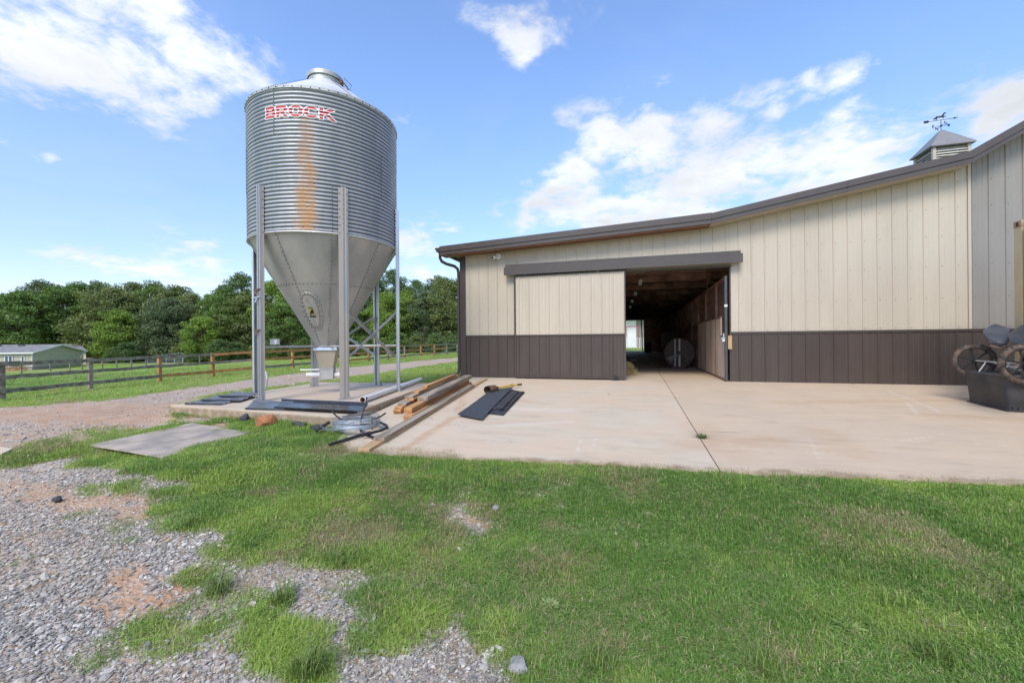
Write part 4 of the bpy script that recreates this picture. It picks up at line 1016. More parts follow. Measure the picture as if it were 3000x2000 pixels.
stk(.0, Lm, .0, .14, .07, .0, M_lumo, 'thick orange brown timber at the bottom right of the lumber stack')
stk(.18, Lm-.03, .06, .14, .09, .0705, M_lumo, 'square orange timber with a yellow tag on its sawn near end')
mb_tag = MB(); 
stk(.85, Lm+.05, .03, .19, .09, .161, M_lumw, 'weathered grey timber with a mossy near end, on top of the orange timbers')
stk(.50, Lm-.5, .36, .14, .038, .0, M_lumo, 'brown board at the bottom left of the stack, nearest the white pipe')
stk(.47, Lm-.45, .36, .14, .038, .0385, M_lumo, 'brown board second from the bottom on the left of the stack')
stk(.52, Lm-.35, .355, .14, .038, .077, M_lumo, 'brown board third from the bottom on the left of the stack')
stk(.68, Lm-.25, .35, .16, .038, .1155, M_lumw, 'greyish board fourth from the bottom on the left of the stack')
stk(.92, Lm-.3, .29, .14, .038, .154, M_lumo, 'short light brown board under the dark plank on the left of the stack')
stk(1.0, Lm-.2, .34, .16, .038, .1925, M_lumw, 'dark weathered plank near the top of the stack')
stk(1.35, Lm+.0, .33, .12, .038, .231, M_lumo, 'reddish brown board second from the top of the stack')
stk(1.9, Lm-.3, .33, .10, .038, .2695, M_lumo, 'short orange board topmost on the lumber stack')
# tag on the timber end
a = P0+dd_*.18+sdv*.06; a.z += .0705+.045; _ob = bpy.data.objects['timber.001'] if 'timber.001' in bpy.data.objects else None
if _ob:
    mb = MB(); Lt = (Lm-.21)
    mb.box(-.02,.012,-.006,.012,-Lt/2-.0035,-Lt/2-.0005); o = mb.build('price_tag', M_yel); o.parent = _ob
# white drain pipe on the pad edge
a = flat(1062,1181,PADZ); b = flat(1232,1118,PADZ); a.z = b.z = PADZ+.062
mb = MB(); mb.cur = 0; d = (b-a).normalized()
pm = Matrix.Translation(a) @ d.to_track_quat('Z','Y').to_matrix().to_4x4(); L = (b-a).length
V = []; n = 24
for r in (.058, .048):
    for z in (0, L): V += [pm @ Vector((r*math.cos(2*math.pi*i/n), r*math.sin(2*math.pi*i/n), z)) for i in range(n)]
F = []; mi = []
for i in range(n):
    j = (i+1) % n
    F += [(i,j,n+j,n+i),(2*n+j,2*n+i,3*n+i,3*n+j),(j,i,2*n+i,2*n+j),(n+i,n+j,3*n+j,3*n+i)]; mi += [0,1,0,0]
mb.add(V, F); mb.mi = mi; single(mb, 'drain_pipe', [M_pvc, M_pvcin], 'long white perforated plastic pipe lying along the edge of the silo pad', 'pipe', a, smooth=True)
# charcoal trim sheets on the pad front
def sheet(px4, z, m, name, label, cat, grp, lip=.03, pad=True, th=.004, ribs=0):
    q = [flat(*p, PADZ) if pad else slabp(*p) for p in px4]      # near-left, near-right, far-right, far-left
    for p in q: p.z += z
    mb = MB(); up = Vector((0,0,1)); ln = (q[1]-q[0]).normalized(); ac_ = (q[3]-q[0]); W = ac_.length; ac_.normalize()
    prof = [(0,0),(0,lip),(.012,lip),(.03,.006)]
    if ribs:
        for r in range(1, ribs): c = W*r/ribs; prof += [(c-.03,.006),(c-.015,.024),(c+.015,.024),(c+.03,.006)]
    prof += [(W-.09,.006),(W-.07,lip*1.1),(W-.035,lip*1.1),(W-.01,.002)]
    V = []
    for t in (0, 1):
        base = q[0].lerp(q[1], t); far = q[3].lerp(q[2], t)
        for s, h in prof: p = base.lerp(far, s/W); V.append(p+up*h)
        for s, h in prof[::-1]: p = base.lerp(far, s/W); V.append(p+up*(h-th))
    n = len(prof)*2; F = [(i,(i+1)%n,n+(i+1)%n,n+i) for i in range(n)]+[tuple(range(n-1,-1,-1)), tuple(range(n,2*n))]
    mb.add(V, F); return single(mb, name, m, label, cat, q[0], grp)
G1 = 'dark sheet metal trims on the silo pad'
sheet([(718,1200),(850,1203),(860,1182),(742,1176)], .006, M_blkmet2, 'trim_sheet', 'short charcoal metal trim lying under the left end of the long black one', 'metal sheet', G1)
sheet([(803,1201),(1046,1214),(1078,1187),(826,1176)], .016, M_blkmet, 'trim_sheet', 'long black metal trim lying along the front of the silo pad', 'metal sheet', G1, lip=.04)
G2 = 'grey ribbed sheets on the left of the silo pad'
sheet([(541,1185),(648,1187),(690,1177),(600,1172)], .006, M_blkmet2, 'ribbed_sheet', 'lowest grey ribbed sheet at the left corner of the silo pad', 'metal sheet', G2, ribs=3)
sheet([(588,1178),(700,1180),(742,1167),(640,1163)], .030, M_blkmet2, 'ribbed_sheet', 'middle grey ribbed sheet overlapping the left corner one', 'metal sheet', G2, ribs=3)
sheet([(640,1170),(722,1171),(768,1163),(688,1158)], .055, M_blkmet2, 'ribbed_sheet', 'topmost grey ribbed sheet beside the left silo leg', 'metal sheet', G2, ribs=2)
# rubber mats
def matpiece(P, z, th, label, m=M_rubber, wav=.006, name='rubber_mat', grp='black rubber mats on the driveway', onslab=True, bx=10, by=16, cat='mat'):
    q = [slabp(*p) if onslab else p for p in P]; V = []; F = []
    for k in (1, 0):
        for j in range(by+1):
            for i in range(bx+1):
                u, v = i/bx, j/by; p = (q[0].lerp(q[1], u)).lerp(q[3].lerp(q[2], u), v)
                wz = wav*(.5+math.sin(u*3.1+v*5+z*90)*math.sin(v*3.3+1)*.5)
                V.append(p+Vector((0,0,z+k*th+wz)))
    n = (bx+1)*(by+1)
    for j in range(by):
        for i in range(bx): a = j*(bx+1)+i; F += [(a,a+1,a+bx+2,a+bx+1),(n+a+bx+1,n+a+bx+2,n+a+1,n+a)]
    for i in range(bx): F += [(i, n+i, n+i+1, i+1), (by*(bx+1)+i+1, n+by*(bx+1)+i+1, n+by*(bx+1)+i, by*(bx+1)+i)]
    for j in range(by): a = j*(bx+1); b = a+bx; F += [(a+bx+1, n+a+bx+1, n+a, a), (b, n+b, n+b+bx+1, b+bx+1)]
    return single(MB().add(V, F), name, m, label, cat, q[0], grp, smooth=True)
M_mesh = mat('woven_rubber', (.045,.05,.058), .7, 0, .5, 30, bump=.004, bscale=160)
matpiece([(1422,1212),(1475,1218),(1538,1150),(1500,1143)], .003, .012, 'wide black mat lying partly under the others, its curled corner to the right')
matpiece([(1438,1204),(1462,1206),(1512,1152),(1500,1150)], .020, .012, 'narrow folded mat strip, left of the folded strips', wav=.01, bx=4)
matpiece([(1452,1204),(1472,1205),(1520,1153),(1506,1151)], .038, .012, 'narrow folded mat strip, middle of the folded strips', wav=.012, bx=4)
matpiece([(1462,1205),(1484,1203),(1534,1150),(1517,1152)], .020, .010, 'narrow folded mat strip, right of the folded strips', wav=.014, bx=4)
matpiece([(1341,1221),(1413,1234),(1502,1140),(1440,1147)], .030, .014, 'blue black woven mat on top of the mat pile, nearest the lumber', m=M_mesh, wav=.012)
# post hole digger
dg = slabp(1440,1150); dgt = thing('post_hole_digger', 'post hole digger with rusty scoop blades and yellow handles resting on the black mats', 'digger', dg)
hd = (slabp(1520,1128)-slabp(1450,1146)).normalized(); sdh = Vector((0,0,1)).cross(hd).normalized(); c = slabp(1441,1152)+Vector((0,0,.10))
for s, m_ in ((-1, M_rust), (1, M_rust)):
    mb = MB(); V = []; nn_ = 10
    for j in range(5):
        t = j/4; p = c-hd*.17+hd*(.30*t)+(sdh*.035*s if s > 0 else Vector((0,0,0)))
        for off in (0, .004):
            for i in range(nn_+1):
                a = math.pi*(i/nn_)*1.05; r = (.085-.012*abs(t-.5))-off
                V.append(p+(sdh*(-s*math.cos(a)*r*.0+math.sin(a)*r*s)+Vector((0,0,1))*math.cos(a)*r))
    F = []; row = 2*(nn_+1)
    for j in range(4):
        for o_ in (0, nn_+1):
            for i in range(nn_): a = j*row+o_+i; F.append((a,a+1,a+row+1,a+row))
    mb.add(V, F); mb.build('scoop_blade', m_, dgt, smooth=True)
mb = MB(); mb.obox(c+hd*.17, hd*.05, sdh*.06, (0,0,.035)); mb.build('hinge', M_rust, dgt, bevel=.008)
for s in (-1, 1):
    a = c+hd*.2+sdh*.02*s; b = a+hd*1.05+sdh*(.09*s-.02)+Vector((0,0,-.055 if s > 0 else -.03))
    h = MB().cyl(a, b, .017, 10, .021).build('handle', M_yel, dgt, smooth=True)
    MB().cyl(b-(b-a).normalized()*.20, b+(b-a).normalized()*.01, .024, 10).build('grip', M_black, h, smooth=True)
# coil of wire, with its black frames
wc = slabp(1044,1262); wc.z += .02
coil = thing('wire_coil', 'big loose coil of shiny fence wire at the corner of the concrete driveway', 'wire coil', wc)
mb = MB(); rw_ = random.Random(3)
for k in range(34):
    R0 = .285+.05*rw_.random(); z = .05+.11*rw_.random(); ox, oy = rw_.uniform(-.012,.012), rw_.uniform(-.012,.012); t1, t2 = rw_.uniform(-.03,.03), rw_.uniform(-.03,.03)
    pts = []
    for i in range(40):
        t = 2*math.pi*i/40; r = R0*(1+.01*math.sin(3*t+k)); pts.append(wc+Vector((ox+r*math.cos(t), oy+r*math.sin(t)*.94, z+t1*math.cos(t)+t2*math.sin(t))))
    mb.tube(pts, .0032, 4, closed=True)
mb.build('wire_turns', M_wire, coil, smooth=True)
mb = MB()
for k in range(5):
    R0 = .40+.05*rw_.random(); ph = rw_.uniform(2.6,3.4); pts = []
    for i in range(30):
        t = ph-1.3+2.9*i/29; r = R0*(1+.12*math.sin(t*2+k)); pts.append(wc+Vector((-.05+r*math.cos(t), -.02+r*math.sin(t)*.8, .02+.05*rw_.random()*0+.05*abs(math.sin(t*1.7+k)))))
    mb.tube(pts, .0028, 4)
mb.tube([wc+Vector((-.35,-.05,.03)), wc+Vector((.1,-.34,.02)), wc+Vector((.42,.0,.10)), wc+Vector((.33,.25,.14))], .0028, 4)
mb.tube([wc+Vector((-.30,.0,.1)), wc+Vector((-.1,.22,.2)), wc+Vector((.15,.3,.22)), wc+Vector((.3,.1,.15))], .0028, 4)
mb.build('loose_wire', M_wire, coil, smooth=True)
for px0, top, bot, c2_ in (((990),(982,1215),(1003,1240),0), (0,(1070,1185),(1057,1240),0), (0,(1116,1219),(1090,1237),0)):
    p = bz(*bot, .12); q = bz(*top, .22); mb = MB(); mb.tube([p-Vector((0,0,.1)), p+Vector((0,0,.04)), q, q+(q-p)*.5], .012, 6); mb.build('coil_hook', M_black, coil, smooth=True)
mb = MB(); mb.beam(bz(1006,1246,.06), bz(1096,1243,.06), .03, .03); mb.beam(bz(1050,1232,.06), bz(1058,1262,.06), .03, .03); mb.build('spinner_cross', M_black, coil)
mb = MB(); mb.obox(bz(1052,1238,.10), (.05,0,0), (0,.035,0), (0,0,.02)); mb.build('pale_block', M_lumy, coil)
GT = 'black steel tubes under the wire coil'
def tubething(ends, r, m, label, cat='tube', name='steel_tube', g=GT):
    mb = MB(); mb.tube(ends, r, 10); return single(mb, name, m, label, cat, ends[0], g, smooth=True)
tubething([bz(965,1302,.02), bz(1040,1279,.03), bz(1085,1266,.03)], .020, M_black, 'longest black tube, its near end on the straw left of the planks')
tubething([bz(1072,1272,.02), bz(1100,1284,.02)], .020, M_black, 'short black tube reaching from the coil to the plank ends')
tubething([bz(1060,1275,.05), bz(1118,1260,.06), bz(1135,1252,.07), bz(1131,1245,.08), bz(1112,1236,.08)], .018, M_black, 'bent black tube frame sticking out right of the coil')
tubething([bz(925,1262,.03), bz(945,1248,.08), bz(965,1236,.12)], .022, M_black, 'black tube stub leaning at the left of the coil')
# rocks
def rock(px, py, sx, sy, sz, m, label, name='rock', seed=1, z=None, rough=.16, cat='rock', group=None, rot=0):
    p = terr(px, py) if z is None else z
    me = bpy.data.meshes.new(name); bm = bmesh.new(); bmesh.ops.create_icosphere(bm, subdivisions=3, radius=1)
    rr = random.Random(seed); dirs = [Vector((rr.gauss(0,1), rr.gauss(0,1), rr.gauss(0,1))).normalized() for _ in range(11)]; cut = [rr.uniform(.62,.92) for _ in dirs]
    for v in bm.verts:
        q = v.co.copy()
        for d_, c_ in zip(dirs, cut):
            k = q.dot(d_)
            if k > c_: q -= d_*(k-c_)*.92
        nz = float(fbm(np.array([q.x*4+seed*7]), np.array([q.y*4+q.z*3]), 3, seed)[0]-.5); q *= 1+nz*rough*2
        v.co = Vector((q.x*sx, q.y*sy, q.z*sz))
    bm.to_mesh(me); bm.free(); me.materials.append(m); me.polygons.foreach_set('use_smooth', [False]*len(me.polygons))
    o = bpy.data.objects.new(name, me); COL.objects.link(o); o.location = p+Vector((0,0,sz*.62)); o.rotation_euler = (0,0,rot)
    return tag(o, label, cat, group)
rock(779,1250,.155,.12,.13, M_rockr, 'large orange red rock in front of the silo pad', seed=4, rot=.5, rough=.06)
rock(715,1236,.075,.07,.09, M_rockd, 'dark round lava-like rock left of the orange rock, by the silo pad', seed=6)
rock(731,1233,.045,.04,.045, M_rockr, 'small red rock wedged between the dark rock and the orange rock', seed=8)
rock(688,1230,.04,.035,.035, M_rockr, 'small reddish clod left of the dark rock', seed=9)
rock(660,1237,.035,.03,.022, M_rockg, 'small pale stone on the clay in front of the pad', seed=10)
rock(877,1250,.14,.07,.05, M_rockd, 'dark lumpy clod half hidden in grass in front of the pad', seed=12, rough=.4)
rock(168,1468,.05,.035,.035, M_rockd, 'black clod lying alone on the grey gravel', seed=14, rough=.25)
rock(463,1380,.03,.02,.015, M_rockd, 'small black clod at the near edge of the grey mat', seed=19, rough=.25)
rock(1451,1494,.035,.028,.028, M_rockg, 'grey stone sitting in the lawn', seed=15)
rock(1519,1962,.055,.04,.035, M_rockg, 'largest pale grey stone at the near edge of the gravel', seed=17)
rock(930,1262,.13,.09,.06, M_rockd, 'dark tangled lump of landscape fabric left of the wire coil', seed=21, rough=.5, name='fabric_lump', cat='fabric lump')
rock(945,1300,.08,.03,.015, M_rockd, 'flat dark scrap in the grass below the coil', seed=22, rough=.5, name='fabric_scrap', cat='scrap')
# grey stall mat on the clay
q = [terr(264,1311), terr(478,1348), terr(735,1273), terr(562,1246)]
for p in q: p.z += .012
matpiece(q, .0, .02, 'large grey stall mat lying flat between the gravel and the silo pad', m=M_slate, wav=.012, name='stall_mat', grp=None, onslab=False, bx=14, by=14)
q = [terr(-20,1330), terr(5,1338), terr(38,1322), terr(-10,1316)]
for p in q: p.z += .02
matpiece(q, 0, .02, 'pale slab corner on the clay at the left edge of the picture', m=M_slabL, wav=.0, name='paving_slab', grp=None, onslab=False, bx=2, by=2, cat='slab')
# white stick on the grass by the pad
p = terr(465,1249); mb = MB(); mb.beam(p+Vector((0,0,.02)), terr(492,1246)+Vector((0,0,.03)), .02, .012); single(mb, 'white_stick', M_pvc, 'short white stick on the grass at the left corner of the pad', 'stick', p)
# ---------------------------------------------------------------- poly carts turned upside down
def wheel(c, ax, R0, wd, parent, name='wheel'):
    q = Vector(ax).normalized().to_track_quat('Z','Y').to_matrix().to_4x4(); M = Matrix.Translation(c) @ q
    def tf(mb): mb.v = [tuple(M @ Vector(v)) for v in mb.v]; return mb
    prof = []
    for i in range(13):
        t = 2*math.pi*i/12; prof.append((R0-.045+.045*math.cos(t), wd/2*math.sin(t)))
    w_ = tf(MB().lathe(prof, 40)).build(name, M_tire, parent, smooth=True)
    mb = MB()
    for i in range(60):
        t = 2*math.pi*i/60; mb.obox((math.cos(t)*(R0-.006), math.sin(t)*(R0-.002), (.014 if i % 2 else -.014)), (math.cos(t)*.006, math.sin(t)*.006, 0), (-math.sin(t)*.007, math.cos(t)*.007, 0), (0,0,wd*.28))
    tf(mb).build('tyre_tread', M_tire, w_)
    mb = MB(); mb.lathe([(R0-.085,-wd*.38),(R0-.06,-wd*.42),(R0-.055,0),(R0-.06,wd*.42),(R0-.085,wd*.38),(R0-.09,0),(R0-.085,-wd*.38)], 36)
    tf(mb).build('rim', M_black, w_, smooth=True)
    mb = MB()
    for i in range(6):
        t = 2*math.pi*i/6+.3; d_ = Vector((math.cos(t), math.sin(t), 0)); mb.beam(d_*.03, d_*(R0-.075), .03, .022, up=(0,0,1))
    mb.cyl((0,0,-wd*.7), (0,0,wd*.7), .035, 14); tf(mb).build('spokes', M_black, w_)
    return w_
def cart(pos, yaw, label, detail=True, tilt=0., sc_=1.):
    """open tub turned over: rim down, ribbed bottom up, axle and two wheels above"""
    t = thing('garden_cart', label, 'cart', pos, 'overturned black poly carts by the container')
    M = Matrix.Translation(pos) @ Matrix.Rotation(yaw,4,'Z') @ Matrix.Rotation(tilt,4,'X') @ Matrix.Scale(sc_,4)
    def tf(mb): mb.v = [tuple(M @ Vector(v)) for v in mb.v]; return mb
    w0, l0, w1, l1, h = .54, .62, .57, .66, .58     # tub: bottom of picture (rim) slightly smaller than the top
    V = []; 
    def ringp(wx, ly, z, r=.07):
        out = []
        for cx_, cy_, a0 in ((ly-r, wx-r, 0), (-ly+r, wx-r, 90), (-ly+r, -wx+r, 180), (ly-r, -wx+r, 270)):
            for i in range(5): a = R_(a0+i*22.5); out.append((cx_+r*math.cos(a), cy_+r*math.sin(a), z))
        return out
    rings = [ringp(w0+.03, l0+.03, 0), ringp(w0+.03, l0+.03, .025), ringp(w0, l0, .03), ringp(w0, l0, .10), ringp(w1, l1, h-.03), ringp(w1-.02, l1-.02, h), ringp(w1-.05, l1-.05, h), ringp(w1-.06,l1-.06,h-.06)]
    n = 20; mb = MB()
    for r_ in rings: V += r_
    F = [(k*n+i, k*n+(i+1)%n, (k+1)*n+(i+1)%n, (k+1)*n+i) for k in range(len(rings)-1) for i in range(n)]+[tuple((len(rings)-1)*n+i for i in range(n))]
    mb.add(V, F); tub = tf(mb).build('tub', M_tub, t)
    mb = MB()
    for i in range(18):
        x = -l0+.05+i*(2*l0-.1)/17
        for s in (-1,1): mb.obox((x, s*(w0+.012), .05), (.006,0,0), (0,.014,0), (0,0,.022))
    tf(mb).build('rim_gusset', M_tub, tub)
    mb = MB()
    for i in range(7): x = -l1+.12+i*(2*l1-.24)/6; mb.box(x-.008, x+.008, -w1+.06, w1-.06, h-.06, h-.004)
    for i in range(4): y = -w1+.14+i*(2*w1-.28)/3; mb.box(-l1+.06, l1-.06, y-.008, y+.008, h-.06, h-.006)
    for i in range(6): x = -l1+.15+i*.2; mb.beam((x,-w1+.06,h-.02), (x+.2, w1-.06, h-.02), .01, .03)
    tf(mb).build('floor_ribs', M_tub, tub)
    mb = MB(); hz_ = h+.17; AX = -.48
    mb.tube([(AX,-w1-.10,hz_), (AX,w1+.10,hz_)], .013, 8)
    for s in (-1,1): mb.tube([(-.58,s*.30,h-.02),(AX,s*.30,hz_),(-.2,s*.30,h+.10),(.15,s*.30,h)], .013, 8); mb.tube([(-.2,s*.30,h),(AX,-s*.2,hz_)], .008, 6)
    tf(mb).build('axle_frame', M_galvd if detail else M_black, t, smooth=True)
    for s in (-1,1): wheel(M @ Vector((AX, s*(w1+.07), hz_)), (M.to_3x3() @ Vector((0,1,0))), .31*sc_, .075*sc_, t)
    return t

cart(Vector((6.36,9.08,slabz(9.08)-.0)), R_(-7), 'overturned black poly cart with its rim on the concrete and muddy wheels in the air')
# second overturned cart lying on and behind the first
p2 = Vector((6.75, 8.9, .98)); t2 = thing('garden_cart', 'second overturned cart, grey angular tub perched on top of the first cart', 'cart', p2, 'overturned black poly carts by the container')
M_tub2 = mat('grey_poly', (.06,.065,.078), .5, 0, .3, 3, grain=.15)
def hull(P, nm, m, par):
    me = bpy.data.meshes.new(nm); bm = bmesh.new()
    for p in P: bm.verts.new(Vector(p)-OFF[par])
    bmesh.ops.convex_hull(bm, input=bm.verts[:]); bmesh.ops.bevel(bm, geom=bm.edges[:], offset=.012, segments=1, affect='EDGES'); bm.to_mesh(me); bm.free()
    me.materials.append(m); o = bpy.data.objects.new(nm, me); COL.objects.link(o); o.parent = par; OFF[o] = OFF[par]; return o
def pz(px, py, Z): return atz(px, py, Z)
hull([pz(2877,971,7.7), pz(2915,947,7.9), pz(2960,962,7.6), pz(2917,1000,7.3), pz(2882,978,7.6), pz(2900,1008,7.4), pz(2955,1005,7.2), pz(2925,1018,7.3), pz(2950,960,8.3), pz(2905,950,8.4)], 'tub', M_tub2, t2)
hull([pz(2950,981,7.0), pz(2994,951,7.2), pz(3040,948,7.0), pz(2958,1004,6.9), pz(3040,1010,6.6), pz(2985,1012,6.8), pz(3030,950,7.8), pz(2985,960,7.9)], 'tub_end', M_tub, t2)
wheel(pz(3016,1066,6.1), Vector((.95,-.3,0)), .20, .10, t2)
mb = MB(); mb.tube([pz(2900,1012,7.3), pz(2940,1022,7.2), pz(3010,1026,6.7)], .013, 8); mb.build('push_handle', M_rust, t2, smooth=True)
# cream container, only its far corner is in the frame
kx, ky = 6.72, 10.05; kz0, kz1 = .02, 3.22
ct = thing('shipping_container', 'cream painted rust-stained steel container at the right edge in front of the grey wall', 'container', (kx+1.22, ky-3, kz0))
mb = MB(); mb.box(kx+.03, kx+2.41, ky-6.0, ky-.03, kz0+.05, kz1-.03); mb.build('container_body', M_cream, ct)
for (ax_, ay_) in ((kx,ky),(kx,ky-6.06),(kx+2.44,ky),(kx+2.44,ky-6.06)):
    sx = 1 if ax_ == kx else -1; sy = -1 if ay_ == ky else 1
    xa, xb = sorted((ax_, ax_+sx*.16)); ya, yb = sorted((ay_, ay_+sy*.16))
    MB().box(xa, xb, ya, yb, kz0+.12, kz1-.12).build('corner_post', M_cream, ct)
    for z in (kz0, kz1-.118):
        cst = MB().box(xa-.006, xb+.006, ya-.006, yb+.006, z, z+.118).build('corner_casting', mat('rusty_cream', (.50,.40,.24), .6, 0, .2, 8, col2=(.3,.16,.08)), ct, bevel=.006)
        hx = (xa-.0075) if sx > 0 else (xb+.0075)
        V = [(hx, (ya+yb)/2+.03*math.cos(t_)*1.0, z+.06+.042*math.sin(t_)) for t_ in [2*math.pi*i/16 for i in range(16)]]
        MB().add(V, [tuple(range(16))]).build('lifting_hole', M_black, cst)
mb = MB()
k = ky-.22
while k > ky-5.8: mb.box(kx+.0, kx+.03, k-.10, k, kz0+.13, kz1-.13); k -= .24
mb.build('corrugation', M_cream, ct)
mb = MB(); mb.box(kx+.05, kx+.35, ky-.3, ky-.05, slabz(ky)+.0, kz0-.001); mb.box(kx+2.1, kx+2.4, ky-.3, ky-.05, slabz(ky), kz0-.001); mb.build('support_block', M_lumw, ct)
# ---------------------------------------------------------------- inside the doorway
fc = Vector((4.95*0+1.55, 17.2, .61))
pf = atz(1990, 1033, 17.3); fc = Vector((pf.x, pf.y, .60))
fan = thing('drum_fan', 'large round barn drum fan standing on the aisle floor inside the doorway', 'fan', (fc.x, fc.y, 0))
FR = .585; Mf = Matrix.Translation(fc) @ Matrix.Rotation(R_(-8),4,'Z') @ Matrix.Rotation(R_(90),4,'X')
def tff(mb): mb.v = [tuple(Mf @ Vector(v)) for v in mb.v]; return mb
M_fanm = mat('fan_metal', (.16,.13,.115), .5, .3, .25, 6); M_fanb = mat('fan_blade', (.5,.5,.5), .35, .5, .1); M_fanr = mat('rusty_blade', (.17,.12,.095), .6, .2, .3, 9)
tff(MB().lathe([(FR,-.22),(FR+.012,-.22),(FR+.012,.12),(FR,.14),(FR-.01,.12),(FR-.01,-.22)], 48)).build('drum', M_fanm, fan, smooth=True)
mb = MB()
for r in [.08+.035*i for i in range(15)]:
    mb.lathe([(r-.003,.128),(r+.003,.128),(r+.003,.134),(r-.003,.134),(r-.003,.128)], 40)
for i in range(16):
    t = 2*math.pi*i/16; mb.beam((.05*math.cos(t),.05*math.sin(t),.126), (FR*math.cos(t),FR*math.sin(t),.126), .006, .006, up=(0,0,1))
tff(mb).build('grille', M_fanm, fan)
mb = MB()
for r in [.06+.03*i for i in range(18)]: mb.lathe([(r-.010,-.2),(r+.010,-.2)], 32)
tff(mb).build('rear_grille', M_fanr, fan)
mb = MB(); mb.cyl((0,0,.135),(0,0,.145),.075,20); tff(mb).build('hub_cap', mat('green_badge', (.02,.05,.035), .5), fan)
mb = MB(); mb.box(-.18,-.13,-FR,FR,.1,.125); mb.box(-.02,.05,-FR,FR,.1,.125); tff(mb).build('motor_strut', M_galvd, fan)
tff(MB().cyl((0,0,-.15),(0,0,.09),.1,16)).build('motor', M_black, fan)
for i in range(3):
    t = R_(218)+2*math.pi*i/3; mb = MB(); d0 = Vector((math.cos(t), math.sin(t), 0)); d1 = Vector((-math.sin(t), math.cos(t), 0))
    mb.add([d0*.12-d1*.05+Vector((0,0,.03)), d0*.54-d1*.13+Vector((0,0,.05)), d0*.56+d1*.12+Vector((0,0,-.03)), d0*.12+d1*.05+Vector((0,0,-.01))], [(0,1,2,3)]); tff(mb).build('blade', M_fanb if i == 0 else M_fanr, fan)  # first blade paler: the light catching it is put into its colour
mb = MB()
for s in (-1,1): mb.box(fc.x+s*.4-.02, fc.x+s*.4+.02, fc.y-.3, fc.y+.25, .0, .04); mb.box(fc.x+s*.4-.02, fc.x+s*.4+.02, fc.y-.05, fc.y+.0, .04, .3)
mb.build('stand', M_black, fan)
mb = MB(); mb.cyl((fc.x-.5,fc.y-.3,.03),(fc.x-1.0,fc.y-.25,.03),.018,8); single(mb, 'hose', M_black, 'short dark hose lying on the floor left of the drum fan', 'hose', (fc.x-.5,fc.y-.3,0))
# hay heap by the door edge: many thin stems
hp_ = flat(1838, 1098, 0); mb = MB(); rr = random.Random(9)
for i in range(1500):
    a = rr.random()*6.283; r = abs(rr.gauss(0,.16)); h = max(0, .42*(1-(r/.34)**2))*rr.random()
    p = Vector((hp_.x+r*math.cos(a), hp_.y+r*math.sin(a), h)); d = Vector((rr.gauss(0,1), rr.gauss(0,1), rr.gauss(0,.6))).normalized()*rr.uniform(.04,.09); s = d.orthogonal().normalized()*.003
    if p.z+d.z < .004: d.z = abs(d.z)
    if p.z-d.z < 0: p.z += abs(d.z)
    mb.add([p-d-s, p+d-s, p+d+s, p-d+s], [(0,1,2,3)])
single(mb, 'hay_heap', M_hay, 'small heap of loose hay on the floor at the edge of the sliding door', 'hay', hp_)
# far end of the aisle : barrel, leaning panel frame, stacked boards
def farp(px, py, Z): return atz(px, py, Z)
b = farp(1898, 1025, 40); b.z = 0
mb = MB(); mb.lathe([(0,.0),(.33,0),(.36,.9),(.38,.92),(.36,.94),(.30,.94),(0,.9)], 20, (b.x,b.y)); single(mb, 'muck_tub', M_black, 'dark tub on the aisle floor near the bright far doorway', 'tub', b)
p0 = farp(1883,1020,43); p0.z = 0; t = thing('board_stack', 'tall pale-edged frame standing at the right side of the far doorway', 'frame', p0)
MB().beam(p0, p0+Vector((-.12,0,3.2)), .10, .10).build('upright', M_rust, t); MB().beam(p0+Vector((-.12,0,3.25)), p0+Vector((1.0,-.3,3.4)), .08, .08).build('cross_piece', M_lumo, t)
for k in range(5):
    a = farp(1888,1003-k*9,44); MB().beam((a.x,a.y,.5+k*.33), (a.x+.75,a.y,.5+k*.33), .04, .29).build('slat', M_lumy, t)
for k in range(7):
    z = .15+k*.3; MB().beam((p0.x+1.25,p0.y-4,z), (p0.x+1.75,p0.y-4,z), .04, .27).build('slat', M_lumo, t)
for i, (px, py) in enumerate(((1860,1048),(1898,1050),(1855,1056))):
    a = flat(px, py, 0.0); mb = MB(); mb.beam(a+Vector((-.15,0,.015)), a+Vector((.2,.05,.02)), .08, .02); single(mb, 'scrap', M_fanb, ['pale scrap on the aisle floor left of the far tub','pale scrap in the middle of the dark aisle floor','pale scrap nearest the hay on the aisle floor'][i], 'scrap', a)
# ================================================================ beyond the barn, seen through the aisle
def c2(X, Z, z): x, y = c2w(X, Z); return Vector((x, y, z))
sh0 = atz(1800, 1000, 78); sh = thing('pale_shed', 'white and grey metal shed seen through the far doorway', 'shed', (sh0.x, sh0.y, -.1))
def fshed(pa, pb, ztop_a, ztop_b, y, m, nm):
    a = atz(pa, 1000, y); b = atz(pb, 1000, y); mb = MB(); d = (b-a); n = Vector((-d.y, d.x, 0)).normalized()*.2
    mb.add([(a.x,a.y,-.1),(b.x,b.y,-.1),(b.x,b.y,ztop_b),(a.x,a.y,ztop_a),(a.x+n.x,a.y+n.y,-.1),(b.x+n.x,b.y+n.y,-.1),(b.x+n.x,b.y+n.y,ztop_b),(a.x+n.x,a.y+n.y,ztop_a)], [(0,1,2,3),(7,6,5,4),(0,4,5,1),(3,2,6,7),(1,5,6,2),(0,3,7,4)])
    return mb.build(nm, m, sh)
fshed(1780, 1864, 4.6, 5.0, 78, M_white, 'white_wall'); fshed(1864.3, 2000, 5.0, 5.2, 78, M_grey, 'grey_wall')
a = atz(1780,1000,77); b = atz(1900,1000,77); MB().beam((a.x,a.y,4.8),(b.x,b.y,5.6),1.2,.35).build('roof_edge', M_white, sh)
for i in range(16):
    a = atz(1866+i*6,1000,77.85); MB().box(a.x-.04,a.x+.04,a.y-.05,a.y,-.1,4.9).build('wall_rib', M_grey, sh)
G = 'white pipe corral panels behind the barn'
